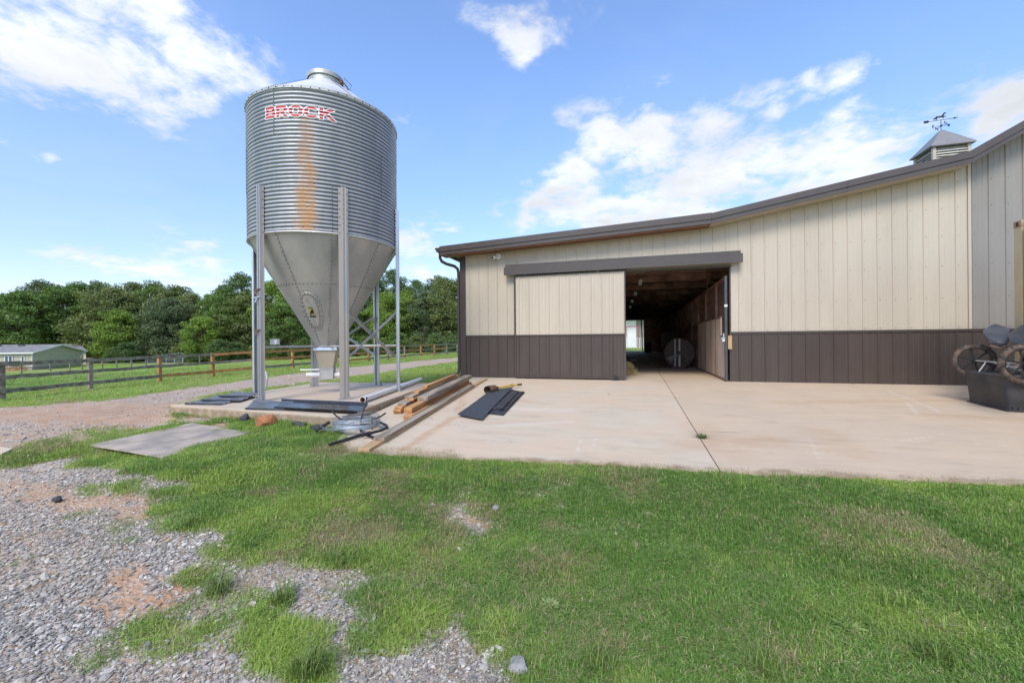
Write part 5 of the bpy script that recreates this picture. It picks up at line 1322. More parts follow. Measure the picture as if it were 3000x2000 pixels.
for k, (pa, pb) in enumerate(((1800,1848),(1849,1882),(1884,1925))):
    a = atz(pa, 1000, 62); b = atz(pb, 1000, 62); a.z = b.z = -.05; t = thing('corral_panel', ['white corral panel mostly hidden left of the far doorway','white corral panel seen in the far doorway','white corral panel at the right of the far doorway'][k], 'corral panel', a, G)
    for i in range(6): z = .2+i*.27; MB().cyl((a.x,a.y,z),(b.x,b.y,z),.03,6).build('rail', M_white, t)
    for i in range(5):
        q = a.lerp(b, i/4); MB().cyl((q.x,q.y,-.05),(q.x,q.y,1.56),.03,6).build('post', M_white, t)
a = atz(1836, 957, 70); b = atz(1870, 955, 70); mb = MB(); mb.cyl(a, b, .06, 8); mb.cyl((a.x,a.y,-.1), a, .06, 8); mb.cyl((b.x,b.y,-.1), b, .06, 8); single(mb, 'red_rail', M_red, 'red pipe rail in front of the pale shed behind the barn', 'rail', a)
# ================================================================ fences
def post_at(p, h, w_, m, parent, name='post', lean=(0,0)):
    mb = MB(); mb.box(p.x-w_/2, p.x+w_/2, p.y-w_/2, p.y+w_/2, p.z-.3, p.z+h); mb.v = [(x+(lean[0]*(z-p.z)), y+lean[1]*(z-p.z), z) for x,y,z in mb.v]; return mb.build(name, m, parent, bevel=.008)
def rail_bt(a, b, w_, th, m, parent, off, name='rail', wav=0.):
    d = (b-a).normalized(); sd_ = d.cross(Vector((0,0,1))).normalized()*off; mb = MB(); n = 6; V = []
    for i in range(n+1):
        p = a.lerp(b, i/n)+sd_+Vector((0,0,(random.random()-.5)*wav)); s2 = sd_.normalized()*th/2 if sd_.length > 0 else Vector((0,0,0)); e = (random.random()-.5)*wav*.7
        V += [p-s2-Vector((0,0,w_/2+e)), p+s2-Vector((0,0,w_/2+e)), p+s2+Vector((0,0,w_/2)), p-s2+Vector((0,0,w_/2))]
    F = [(i*4+k, i*4+(k+1)%4, i*4+4+(k+1)%4, i*4+4+k) for i in range(n) for k in range(4)]+[(3,2,1,0),(n*4,n*4+1,n*4+2,n*4+3)]
    return mb.add(V, F).build(name, m, parent)
FP = [(-420,1225,0),(-160,1190,0),(5,1171,0),(265,1141,0),(468,1118,1),(624,1103,1),(743,1091,1),(858,1080,1),(948,1071,0),(1020,1066,1),(1080,1060,1),(1136,1055,0),(1186,1050,0),(1233,1045.5,1),(1273,1042,1),(1309,1039,0),(1340,1036,0),(1366,1033,0)]
RAILC = ['www','www','www','www','wwo','owo','oow','oow','woo','ooo','oow','owo','wow','owo','wow','www','www']
fence = thing('paddock_fence', 'three-rail wooden fence along the gravel drive, part grey weathered and part new orange boards', 'fence', terr(468,1118))
pp = [terr(a, b) for a, b, _ in FP]
for i in range(2): pp[i] = pp[2]+(pp[2]-pp[3])*(2-i)*1.0; pp[i].z = gz(pp[i].x, pp[i].y)
for p, (a, b, o_) in zip(pp, FP):
    post_at(p, 1.36, .15, M_fo if o_ else M_fw, fence, lean=(random.uniform(-.012,.012), random.uniform(-.012,.012)))
for i in range(len(pp)-1):
    a, b = pp[i], pp[i+1]
    for z, ch in zip((1.27, .80, .30), RAILC[i]):
        rail_bt(a+Vector((0,0,z)), b+Vector((0,0,z)), .145, .03, M_fo if ch == 'o' else M_fw, fence, .09, wav=.012 if ch == 'o' else .03)
mb = MB(); mb.tube([terr(-15,1165)+Vector((0,0,.3)), atz(20,1140,15.3), atz(55,1098,15.6), atz(78,1082,15.9)], .006, 5); single(mb, 'loose_wire', M_bolt, 'loose dark wire hanging off the fence at the left edge', 'wire', terr(0,1165))
bird = MB(); q0 = pp[2].lerp(pp[3], .885)+Vector((0,0,1.36)); 
bm_ = MB(); bm_.lathe([(0,-.11),(.035,-.06),(.05,0),(.04,.06),(.0,.10)], 10); Mx = Matrix.Translation(q0+Vector((0,0,.05))) @ Matrix.Rotation(R_(60),4,'Y'); bm_.v = [tuple(Mx @ Vector(v)) for v in bm_.v]
bm_.lathe([(0,.0),(.025,.02),(.028,.04),(.0,.065)], 8, (0,0)); bm_.v[-32:] = [tuple(Vector(v)+q0+Vector((.085,0,.08))) for v in bm_.v[-32:]]
bm_.beam(q0+Vector((-.08,0,.02)), q0+Vector((-.24,0,-.03)), .03, .01); bm_.beam(q0+Vector((.12,0,.12)), q0+Vector((.15,0,.12)), .01, .01)
bm_.cyl(q0+Vector((0,.02,-.01)), q0+Vector((0,.02,.04)), .005, 5); bm_.cyl(q0+Vector((0,-.02,-.01)), q0+Vector((0,-.02,.04)), .005, 5)
single(bm_, 'bird', M_fw, 'small grey bird perched on the top rail of the near fence', 'bird', q0)
# second fence with the metal gate
F2 = [(-60,1101),(63,1092),(148,1087),(205,1084),(241,1082),(300,1080),(342,1078),(385,1076),(428,1073)]
F3 = [(537,1066),(585,1062.5),(636,1059),(686,1055.5),(735,1052.5),(790,1049.5),(850,1047),(905,1044),(1130,1036),(1180,1034),(1230,1032),(1280,1030.5),(1330,1029)]
for L, lab in ((F2, 'grey wire and post fence in the field left of the metal gate'), (F3, 'weathered post fence in the field right of the metal gate')):
    q = [terr(*p) for p in L]; t = thing('field_fence', lab, 'fence', q[0]); 
    for p in q: post_at(p, 1.25, .13, M_fw, t, lean=(random.uniform(-.02,.02), 0))
    for a, b in zip(q[:-1], q[1:]):
        if (b-a).length > 60: continue
        for z in (1.15, .65): rail_bt(a+Vector((0,0,z)), b+Vector((0,0,z)), .10, .03, M_fw, t, .07, wav=.03)
ga, gb = terr(432,1073), terr(535,1066.5); t = thing('metal_gate', 'silver tubular farm gate with an arched top bar in the field fence', 'gate', ga)
gate_t = [ga+Vector((0,0,.12)), ga+Vector((0,0,1.20)), ga.lerp(gb,.5)+Vector((0,0,1.62)), gb+Vector((0,0,1.75)), gb+Vector((0,0,1.60)), gb+Vector((0,0,.12))]
MB().tube(gate_t, .03, 8).build('gate_frame', M_galv, t)
for i in range(6): z = .15+i*.2; MB().cyl(ga+Vector((0,0,z)), gb+Vector((0,0,z)), .022, 6).build('gate_bar', M_galv, t)
for k in (.28,.52,.76): q = ga.lerp(gb, k); MB().box(q.x-.05,q.x+.05,q.y-.01,q.y+.01,q.z+.12,q.z+1.2).build('gate_stay', M_galv, t)
F4 = [(100,1072),(250,1064),(330,1062),(363,1061),(405,1058),(450,1055),(560,1050),(640,1046.5),(668,1045),(690,1044),(712,1043),(735,1042),(760,1041.5)]
q = [terr(*p) for p in F4]; t = thing('far_fence', 'far thin fence line just in front of the trees', 'fence', q[0])
for p in q: post_at(p, 1.2, .14, M_fw, t)
for a, b in zip(q[:-1], q[1:]):
    for z in (1.1, .6): rail_bt(a+Vector((0,0,z)), b+Vector((0,0,z)), .12, .03, M_rockr if z > 1 else M_fw, t, .07)
# thin stakes behind the silo
for k, (px, py, top, lab) in enumerate(((1049,1108,957,'taller thin steel stake standing in grass behind the silo'),(996,1112,1030,'shorter grey stake behind the silo leg'))):
    p = terr(px, py); h = (py-top)*((-S_*p.x+C_*p.y))/F_; mb = MB(); mb.beam(p, p+Vector((0,0,h)), .05, .04)
    if k == 0: mb.beam(p+Vector((-.2,0,.22)), p+Vector((.03,0,.22)), .03, .03)
    single(mb, 'steel_stake', M_galvd, lab, 'stake', p)
# ================================================================ the green house
hN = c2(-68.2, 60, -2.32); hF = c2(-71.5, 71, -2.2); u = (hF-hN); u.z = 0; WH = 10.4; u.normalize(); v = Vector((-u.y, u.x, 0))   # v points left along the front
if v.x > 0: v = -v
HZ = -2.45; EV = .18; RG = 1.22; LH = 17
house = thing('green_house', 'single-storey sage green house with a grey shingle roof in the far field', 'house', (hN.x, hN.y, HZ))
def HP(a, b, z): p = hN+u*a+v*b; return Vector((p.x, p.y, z))
mb = MB(); V = [HP(0,0,HZ+.55),HP(WH,0,HZ+.55),HP(WH,0,EV),HP(WH/2,0,RG-.05),HP(0,0,EV)]; V += [p+v*LH for p in V]
mb.add(V, [(0,1,2,3,4),(9,8,7,6,5),(0,5,6,1),(1,6,7,2),(4,3,8,9),(2,7,8,3),(0,4,9,5)]); wl = mb.build('wall', M_sage, house)
laps = MB(); z = HZ+.6
while z < RG-.15:
    i0 = 0 if z < EV else (z-EV)/(RG-EV)*WH/2
    laps.obox((HP(i0,0,z)+HP(WH-i0,0,z))/2-v*.012, u*(WH/2-i0), v*.010, Vector((0,0,.012)))
    if z < EV: laps.obox((HP(0,0,z)+HP(0,LH,z))/2-u*.012, v*LH/2, u*.010, Vector((0,0,.012)))
    z += .18
laps.build('lap_boards', mat('sage_lap', (.56,.53,.40), .6), wl, kind='stuff')
MB().add([HP(.03,.03,HZ-.3),HP(WH-.03,.03,HZ-.3),HP(WH-.03,LH,HZ-.3),HP(.03,LH,HZ-.3),HP(.03,.03,HZ+.549),HP(WH-.03,.03,HZ+.549),HP(WH-.03,LH,HZ+.549),HP(.03,LH,HZ+.549)], [(0,1,5,4),(1,2,6,5),(2,3,7,6),(3,0,4,7)]).build('foundation', M_conc, house)
ov = .35
for s in (0, 1):
    a0 = -ov if s == 0 else WH+ov; e = EV-ov*(RG-EV)/(WH/2)
    V = [HP(a0,-ov,e),HP(a0,LH+ov,e),HP(WH/2,LH+ov,RG),HP(WH/2,-ov,RG)]; V += [p+Vector((0,0,.1)) for p in V]
    MB().add(V, [(3,2,1,0),(4,5,6,7),(0,1,5,4),(1,2,6,5),(2,3,7,6),(3,0,4,7)]).build('roof', M_shing, house)
    mb = MB(); mb.beam(HP(a0,-ov-.02,e+.03), HP(WH/2,-ov-.02,RG+.03), .06, .2); mb.build('rake_board', M_white, house)
MB().beam(HP(-ov-.03,-ov,EV-.08), HP(-ov-.03,LH,EV-.08), .06, .2).build('fascia', M_white, house)
for b in (0, WH): MB().obox(HP(b,-.015,(HZ+.5+EV)/2), u*.09, v*.03, Vector((0,0,(EV-HZ-.5)/2))).build('corner_board', M_white, house)
# rear wing roof behind the gable
V = [atz(180,1007.5,79), atz(234,1007.5,79), atz(257,1027,73.5), atz(196,1027,73.5)]; V += [p-Vector((0,0,.18)) for p in V]
MB().add(V, [(0,1,2,3),(7,6,5,4),(1,5,6,2),(3,2,6,7)]).build('wing_roof', M_shing, house)
a_, b_ = atz(200,1027,74), atz(252,1027,74)
MB().add([a_, b_, Vector((b_.x,b_.y,HZ+.2)), Vector((a_.x,a_.y,HZ+.2))], [(0,1,2,3)]).build('wing_wall', M_sage, house)
def hwin(b0, b1, z0, z1, nm, mull=1):
    fr_ = MB(); t_ = .09
    for p, q, c_, d_ in ((b0,b1,z1-t_,z1),(b0,b1,z0,z0+t_),(b0,b0+t_,z0,z1),(b1-t_,b1,z0,z1)):
        fr_.obox((HP(0,p,c_)+HP(0,q,d_))/2-u*.05, v*(q-p)/2, u*.03, Vector((0,0,(d_-c_)/2)))
    if mull: c_ = (b0+b1)/2; fr_.obox(HP(0,c_,(z0+z1)/2)-u*.05, v*.05, u*.03, Vector((0,0,(z1-z0)/2)))
    o = fr_.build(nm, M_white, house); MB().obox(HP(0,(b0+b1)/2,(z0+z1)/2)-u*.025, v*((b1-b0)/2-t_*.9), u*.008, Vector((0,0,(z1-z0)/2-t_*.9))).build('pane', M_glass, o); return o
def bx_at(px): # distance along the front wall for a photo column
    best = min(((abs(proj(HP(0,b/10,-1).x, HP(0,b/10,-1).y, -1)[0]-px), b/10) for b in range(0, 160))); return best[1]
hwin(bx_at(74), bx_at(62), HZ+1.15, EV-.45, 'window', 0); hwin(bx_at(38), bx_at(15), HZ+.6, EV-.4, 'sliding_door')
for k in (.12, .5, .9): q = HP(2.0,bx_at(30)*k*1.5+1,0); MB().obox(HP(WH/2-1,3+7*k,RG-.02), v*.3, u*.2, Vector((0,0,.09))).build('roof_vent', M_bolt, house)
MB().obox(HP(-.35,bx_at(45),HZ+1.15), v*.55, u*.3, Vector((0,0,.28))).build('grill', M_black, house)
dk = HP(-1.4, bx_at(12), HZ+.45); t = thing('wooden_deck', 'weathered wooden deck with steps in front of the green house', 'deck', dk)
for i in range(9): MB().obox(dk-u*.9+u*.2*i+Vector((0,0,.1)), v*2.3, u*.09, Vector((0,0,.03))).build('deck_plank', M_lumw, t)
for i in range(4): MB().obox(dk-v*(2.5+.28*i)+Vector((0,0,.0-.16*i)), v*.14, u*.9, Vector((0,0,.03))).build('step', M_lumw, t)
for s in (-2.1,-.7,.7,2.1): MB().obox(dk+v*s-u*.9-Vector((0,0,.35)), v*.06, u*.06, Vector((0,0,.5))).build('deck_post', M_lumo, t)
for k in range(3): MB().obox(dk-v*2.6-u*1.1+Vector((0,0,-.25+.25*k)), v*1.4, u*.02, Vector((0,0,.05))).build('deck_rail', M_lumo, t)
# orange-walled stand far behind the drive
sp = c2(-9.5, 88, gz(*c2w(-9.5,88))); t = thing('far_shelter', 'low orange shelter with a pale roof under the far trees by the barn corner', 'shelter', sp)
xr3 = Vector((C_,S_,0)); yd3 = Vector((-S_,C_,0))
for i in range(3): MB().obox(sp+Vector((0,0,.55+.45*i)), xr3*5, yd3*.04, Vector((0,0,.15))).build('side_board', M_paintor, t)
for i in range(5): MB().obox(sp+xr3*(-5+2.5*i)+Vector((0,0,1.2)), xr3*.08, yd3*.08, Vector((0,0,1.3))).build('post', M_fw, t)
MB().obox(sp+Vector((0,0,2.6)), xr3*5.6, yd3*1.6, Vector((0,0,.12))).build('roof', M_galvd, t)
# red clay bank behind the far fence
# ================================================================ trees
def leaf_mat(nm, c1, c2_, tr=.25):
    m = bpy.data.materials.new(nm); m.use_nodes = True; t = NT(m.node_tree); bs = m.node_tree.nodes['Principled BSDF']
    at = t.n('ShaderNodeAttribute'); at.attribute_name = 'tone'
    oi = t.n('ShaderNodeObjectInfo')
    f = t.math('ADD', t.math('MULTIPLY', at.outputs['Fac'], .75), t.math('MULTIPLY', oi.outputs['Random'], .25))
    c = t.mix(f, c1, c2_)
    t.l(c, bs.inputs['Base Color']); bs.inputs['Roughness'].default_value = .55; bs.inputs['Specular IOR Level'].default_value = .3
    tl = t.n('ShaderNodeBsdfTranslucent'); t.l(t.mix(1.0, c, (1.25,1.35,.6), 'MULTIPLY'), tl.inputs['Color'])
    mx = t.n('ShaderNodeMixShader'); mx.inputs[0].default_value = tr; t.l(bs.outputs[0], mx.inputs[1]); t.l(tl.outputs[0], mx.inputs[2])
    t.l(mx.outputs[0], m.node_tree.nodes['Material Output'].inputs['Surface']); return m
LM = {'dark': leaf_mat('dark_leaves', (.07,.118,.040), (.16,.235,.075)), 'mid': leaf_mat('green_leaves', (.08,.145,.036), (.21,.30,.075)),
      'olive': leaf_mat('olive_leaves', (.10,.14,.045), (.25,.28,.10)), 'yellow': leaf_mat('yellow_green_leaves', (.12,.20,.03), (.29,.39,.075)), 'grey': leaf_mat('grey_green_leaves', (.07,.11,.045), (.16,.20,.10))}
def make_crown(seed, H=10., Rr=3.6, nl=6500, ls=.16, low=.12, fine=1.):
    r = np.random.default_rng(seed); lobes = []
    n = 46
    for i in range(n):
        t = (i+.5)/n; z = low*H+(H-low*H)*(t**.9); prof = math.sin(math.pi*min(1, (t*.86+.14)))**.6
        a = i*2.4+r.uniform(-.5,.5); rr = Rr*prof*r.uniform(.30,1.0); s = Rr*(.37-.13*t)*r.uniform(.6,1.35)
        lobes.append((rr*math.cos(a), rr*math.sin(a), z, s))
    lobes += [(Rr*q_*math.cos(a_), Rr*q_*math.sin(a_), H*zf, r.uniform(.35,.7)) for q_, a_, zf in zip(r.uniform(.5,1.12,26), r.uniform(0,6.28,26), r.uniform(.45,.98,26)) if q_ < 1.25-.55*max(0,(zf-.6)/.4)]
    lobes.append((0,0,H*.94,Rr*.24)); lobes.append((Rr*.25,Rr*.1,H*.86,Rr*.30))
    P = []; T = []; Nn = []
    wts = np.array([l[3]**2 for l in lobes]); wts /= wts.sum()
    for (x, y, z, s), w_ in zip(lobes, wts):
        k = int(nl*w_); tone = r.uniform(0,1)
        d = r.normal(size=(k,3)); d /= np.linalg.norm(d, axis=1)[:,None]; rad = s*(r.uniform(.35,1,k)**.45)
        lump = 1+.28*np.sin(d[:,0]*5+seed+x)*np.sin(d[:,1]*6+y)*np.cos(d[:,2]*5)+.15*r.normal(size=k)
        p = np.array([x,y,z])+d*(rad*lump)[:,None]*np.array([1.15,1.15,.62]); P.append(p); Nn.append(d); T.append(np.clip(tone*.6+r.uniform(0,.4,k)+(r.random(k) < .04)*.4, 0, 1))
    P = np.concatenate(P); Nn = np.concatenate(Nn); T = np.concatenate(T); k = len(P)
    nn = Nn*.6+r.normal(size=(k,3))*.7+np.array([0,0,.35]); nn /= np.linalg.norm(nn, axis=1)[:,None]
    a = np.cross(nn, r.normal(size=(k,3))); a /= np.linalg.norm(a, axis=1)[:,None]; b = np.cross(nn, a); sz = ls*r.uniform(.55,1.3,k)[:,None]
    V = np.stack([P-a*sz, P-b*sz*.5, P+a*sz, P+b*sz*.5], 1).reshape(-1,3)
    me = bpy.data.meshes.new('crown'); me.vertices.add(4*k); me.vertices.foreach_set('co', V.ravel()); me.loops.add(4*k); me.loops.foreach_set('vertex_index', np.arange(4*k)); me.polygons.add(k); me.polygons.foreach_set('loop_start', np.arange(k)*4)
    me.update(calc_edges=True); at = me.attributes.new('tone', 'FLOAT', 'POINT'); at.data.foreach_set('value', np.repeat(T, 4).astype(np.float32))
    return me, lobes
def make_trunk(seed, H, lobes, r0=.22):
    r = random.Random(seed); mb = MB(); pts = []; x = y = 0
    for i in range(9): z = H*.88*i/8; pts.append((x, y, z-.3 if i == 0 else z)); x += r.uniform(-.16,.16); y += r.uniform(-.16,.16)
    mb.tube(pts, [r0*(1-.9*i/8)+.01 for i in range(9)], 7)
    for l in lobes[::3]:
        k = min(7, max(1, int(l[2]/H*8-1.5))); a = Vector(pts[k]); b = Vector(l[:3]); m_ = a.lerp(b,.5)+Vector((0,0,-.15)); mb.tube([a, m_, b], [r0*.28, r0*.2, r0*.07], 5)
    return mb
CR = []
for s_, (H, Rr, nl, low) in enumerate(((13.5,4.4,21000,.10),(12,3.9,17000,.16),(14,3.6,15000,.22),(10.5,4.2,19000,.06),(8.5,3.2,14000,.08),(15,3.3,11000,.52),(5,2.6,11000,.02))):
    me, lb = make_crown(50+s_, H, Rr, nl, low=low); tk_ = make_trunk(90+s_, H, lb)
    tm = bpy.data.meshes.new('trunk'); tm.from_pydata(tk_.v, [], tk_.f); tm.update(); CR.append((me, tm, H, Rr)); me.materials.append(LM['mid']); tm.materials.append(M_bark)
def tree(X, Z, kind, tone, sc_, label, rot=None, bark=None, h=None, name='tree'):
    x, y = c2w(X, Z); me, tm, H, Rr = CR[kind]; z = gz(x, y); s = sc_ if h is None else h/H
    t = thing(name, label, 'tree' if kind < 6 else 'shrub', (x, y, z), 'trees of the wood edge behind the field' if kind < 6 else 'undergrowth at the wood edge'); t.rotation_euler = (0,0, random.uniform(0,6.28) if rot is None else rot); ww = random.uniform(.92,1.12); t.scale = (s*ww, s*ww, s)
    for nm, md, m_ in (('crown', me, LM[tone]), ('trunk', tm, bark or M_bark)):
        o = bpy.data.objects.new(nm, md); COL.objects.link(o); o.parent = t; o.material_slots[0].link = 'OBJECT'; o.material_slots[0].material = m_
    return t
# px of the crown centre, top py, distance, kind, tone, words
TR = [(-190,850,84,0,'dark','dark tree beyond the left edge of the green house'),
 (-70,862,82,3,'mid','green tree behind the left end of the house roof'),(12,856,86,0,'dark','dark broad tree above the sliding door of the green house'),(62,850,80,4,'mid','low bright green tree right behind the house roof'),
 (118,812,92,2,'grey','tall sparse tree with layered dark branches rising above the house gable'),(172,830,86,1,'mid','mid green tree behind the right end of the house'),(228,820,88,0,'mid','broad green tree right of the house, in the middle of the big green mass'),
 (285,815,90,2,'dark','rounded dark-topped tree, highest of the left wood'),(330,832,84,3,'olive','olive green tree left of the leaning pale trunk'),(352,905,78,4,'yellow','small yellowish tree with a long leaning pale trunk'),
 (395,820,92,1,'olive','thin light-leaved tree behind the leaning trunk tree'),(455,818,90,0,'mid','large light green domed tree behind the metal gate'),(500,868,80,3,'grey','grey green bushy tree low behind the metal gate'),
 (495,905,79,4,'grey','small grey green tree standing at the field edge behind the gate'),(520,830,88,1,'olive','olive tree right of the domed tree above the gate'),(565,850,86,2,'olive','sparse thin tree with reddish twigs left of the bright yellow green tree'),
 (590,925,77,4,'yellow','bright yellow green tree with a dark trunk at the field edge'),(640,860,82,1,'mid','green tree just right of the bright yellow green tree'),(655,830,88,0,'mid','tall green tree left of the left silo leg'),(705,790,92,2,'dark','tallest dark tree, peaking beside the left silo leg'),
 (735,850,84,3,'olive','yellowish green tree directly behind the left silo leg'),(800,815,86,1,'yellow','light green tree between the left silo leg and the hopper'),(850,870,82,3,'mid','dark green tree behind the access hatch of the hopper'),(915,900,84,4,'olive','lower tree behind the bottom of the hopper'),
 (980,860,88,0,'dark','dark tree hidden behind the front silo leg'),(1050,840,90,1,'mid','tree seen under the right side of the hopper'),(1095,800,92,2,'dark','dark tree seen between hopper and back silo leg'),
 (1150,780,95,5,'dark','tall dark tree crown just left of the right silo leg'),(1130,850,84,1,'yellow','bright yellow green tree behind the silo cross braces'),(1190,842,86,0,'yellow','yellow green tree just right of the right silo leg'),
 (1222,812,96,5,'dark','dark high crown right of the right silo leg'),(1248,850,84,1,'grey','slim tree with a straight pale trunk between silo and barn'),(1285,800,95,2,'dark','dark tree top behind the tall olive tree by the barn corner'),
 (1305,808,84,1,'olive','tall olive tree next to the barn downspout'),(1348,815,86,0,'olive','tall olive tree partly hidden by the barn corner'),(1400,820,90,0,'mid','green tree hidden behind the barn corner')]
BY = {9: M_barkp, 31: M_barkp, 4: M_barkp}
for i, (px, top, Z, kind, tone, lab) in enumerate(TR):
    X = (px-1500)/F_*Z; x, y = c2w(X, Z); zt = CH+(1002-RL*(px-1500)-top)*Z/F_; tree(X, Z, kind, tone, 1, lab, bark=BY.get(i), h=max(3., (zt-gz(x, y))*.95))
# leaning pale trunk
p0 = terr(420,1044); 
tl_ = thing('leaning_tree', 'bare pale leaning trunk crossing in front of the dark wood', 'tree', p0); Zl = -S_*p0.x+C_*p0.y
MB().tube([p0-Vector((0,0,.3)), atz(408,1025,Zl), atz(392,1000,Zl), atz(384,975,Zl), atz(375,955,Zl), atz(366,925,Zl)], [.30,.26,.22,.18,.14,.08], 7).build('trunk', M_barkp, tl_)
MB().tube([terr(389,1043)-Vector((0,0,.3)), atz(384,1010,Zl), atz(385,975,Zl), atz(372,945,Zl)], [.13,.12,.10,.05], 6).build('second_trunk', M_barkp, tl_)
UL = [(-120,1000),(5,985),(330,1005),(372,985),(432,1000),(470,1000),(540,985),(565,1010),(640,975),(690,985),(760,980),(800,985),(870,990),(940,985),(1000,985),(1075,970),(1110,985),(1165,955),(1215,970),(1275,960),(1325,965)]
names = ['far left of the house','behind the left roof of the house','left of the leaning trunk','at the foot of the leaning trunk','left of the metal gate','behind the metal gate','right of the metal gate','under the bright yellow green tree','beside the orange fence post','behind the orange fence rails','between the two left silo legs','right of the front left silo leg','below the hopper tip, left side','below the hopper tip, right side','behind the front silo leg','left of the back silo legs','behind the silo cross braces','left of the right silo leg','right of the right silo leg','under the olive tree by the barn','beside the barn downspout']
for (px, top), nm in zip(UL, names):
    Z = random.uniform(74,79); X = (px-1500)/F_*Z; x, y = c2w(X, Z); zt = CH+(1002-RL*(px-1500)-top)*Z/F_
    tree(X, Z, 6, random.choice(['dark','mid','dark','olive']), 1, 'dark undergrowth bush '+nm, h=max(1.4, (zt-gz(x, y))*.75), name='bush')
# ================================================================ scatters: grass, gravel, far wood
def src(name, me):
    o = bpy.data.objects.new(name, me); return o
def scatter(name, P, rot, scl, idx, coll, tint, label=None, cat=None, kind='stuff'):
    me = bpy.data.meshes.new(name); n = len(P); me.vertices.add(n); me.vertices.foreach_set('co', np.asarray(P, np.float32).ravel())
    for nm, typ, arr, key in (('rot','FLOAT_VECTOR',rot,'vector'),('scl','FLOAT_VECTOR',scl,'vector'),('idx','INT',idx,'value'),('tint','FLOAT',tint,'value')):
        a = me.attributes.new(nm, typ, 'POINT'); a.data.foreach_set(key, np.asarray(arr, np.int32 if typ == 'INT' else np.float32).ravel())
    me.update(); o = bpy.data.objects.new(name, me); COL.objects.link(o)
    g = bpy.data.node_groups.new(name+'_nodes', 'GeometryNodeTree'); g.interface.new_socket('Geometry', in_out='INPUT', socket_type='NodeSocketGeometry'); g.interface.new_socket('Geometry', in_out='OUTPUT', socket_type='NodeSocketGeometry')
    t = NT(g); gi = t.n('NodeGroupInput'); go = t.n('NodeGroupOutput'); ip = t.n('GeometryNodeInstanceOnPoints'); ci = t.n('GeometryNodeCollectionInfo')
    ci.inputs['Collection'].default_value = coll; ci.inputs['Separate Children'].default_value = True; ci.inputs['Reset Children'].default_value = True
    def na(nm, typ):
        q = t.n('GeometryNodeInputNamedAttribute', data_type=typ); q.inputs['Name'].default_value = nm; return q.outputs['Attribute']
    t.l(gi.outputs[0], ip.inputs['Points']); t.l(ci.outputs[0], ip.inputs['Instance']); ip.inputs['Pick Instance'].default_value = True
    t.l(na('idx','INT'), ip.inputs['Instance Index']); t.l(na('rot','FLOAT_VECTOR'), ip.inputs['Rotation']); t.l(na('scl','FLOAT_VECTOR'), ip.inputs['Scale'])
    t.l(ip.outputs[0], go.inputs[0])
    md = o.modifiers.new('scatter', 'NODES'); md.node_group = g; o['kind'] = kind
    if label: o['label'] = label; o['category'] = cat
    return o
def grass_mat():
    m = bpy.data.materials.new('grass_blades'); m.use_nodes = True; t = NT(m.node_tree); bs = m.node_tree.nodes['Principled BSDF']
    a = t.n('ShaderNodeAttribute'); a.attribute_name = 'tone'; b = t.n('ShaderNodeAttribute'); b.attribute_name = 'tint'; b.attribute_type = 'INSTANCER'
    tn = b.outputs['Fac']
    g = t.mix(a.outputs['Fac'], (.085,.185,.032), (.29,.46,.10))
    y = t.mix(a.outputs['Fac'], (.25,.38,.05), (.47,.60,.15))
    straw = t.mix(a.outputs['Fac'], (.33,.26,.13), (.55,.46,.27))
    c = t.mix(t.ramp(tn, .25, .95), g, y)
    c = t.mix(t.ramp(a.outputs['Fac'], .90, .93), c, straw); c = t.mix(t.ramp(tn, 1.5, 2.0), c, straw)
    t.l(c, bs.inputs['Base Color']); bs.inputs['Roughness'].default_value = .6; bs.inputs['Specular IOR Level'].default_value = .25
    tl = t.n('ShaderNodeBsdfTranslucent'); t.l(c, tl.inputs['Color']); mx = t.n('ShaderNodeMixShader'); mx.inputs[0].default_value = .3
    t.l(bs.outputs[0], mx.inputs[1]); t.l(tl.outputs[0], mx.inputs[2]); t.l(mx.outputs[0], m.node_tree.nodes['Material Output'].inputs['Surface']); return m
M_grass = grass_mat()
def clump(seed, n, R0, hmin, hmax, wd, lean, flat_=0.):
    r = np.random.default_rng(seed); V = []; F = []; T = []
    for i in range(n):
        a = r.uniform(0, 6.283); rad = R0*math.sqrt(r.random()); bx_, by_ = rad*math.cos(a), rad*math.sin(a); h = r.uniform(hmin, hmax); d = r.uniform(0, 6.283); ln = abs(r.normal())*lean
        if r.random() < flat_: ln = 1.6; h *= .5
        w_ = wd*r.uniform(.7,1.3); fx, fy = -math.sin(d)*w_, math.cos(d)*w_; ox, oy = math.cos(d)*ln*h, math.sin(d)*ln*h
        b = len(V)
        V += [(bx_-fx,by_-fy,-.005),(bx_+fx,by_+fy,-.005),(bx_+ox*.35-fx*.8,by_+oy*.35-fy*.8,h*.55),(bx_+ox*.35+fx*.8,by_+oy*.35+fy*.8,h*.55),(bx_+ox,by_+oy,h*(.95 if ln < 1 else .6))]
        F += [(b,b+1,b+3,b+2),(b+2,b+3,b+4)]; tt = r.random()*.88 if r.random() > .06 else 1.; T += [tt]*5
    me = bpy.data.meshes.new('clump'); me.from_pydata(V, [], F); me.update(); at = me.attributes.new('tone','FLOAT','POINT'); at.data.foreach_set('value', T); me.materials.append(M_grass); return me
cg = bpy.data.collections.new('grass_sources')
for k in range(5): cg.objects.link(src('a_short%d' % k, clump(k, 84, .09, .007, .026, .0017, 1.7, .65)))
for k in range(3): cg.objects.link(src('b_tuft%d' % k, clump(20+k, 46, .06, .03, .085, .0022, 1.3, .3)))
for k in range(2): cg.objects.link(src('c_far%d' % k, clump(30+k, 60, .24, .015, .045, .006, 1.1)))
cg.objects.link(src('d_straw', clump(40, 16, .09, .01, .05, .0012, 2.2, 1.)))
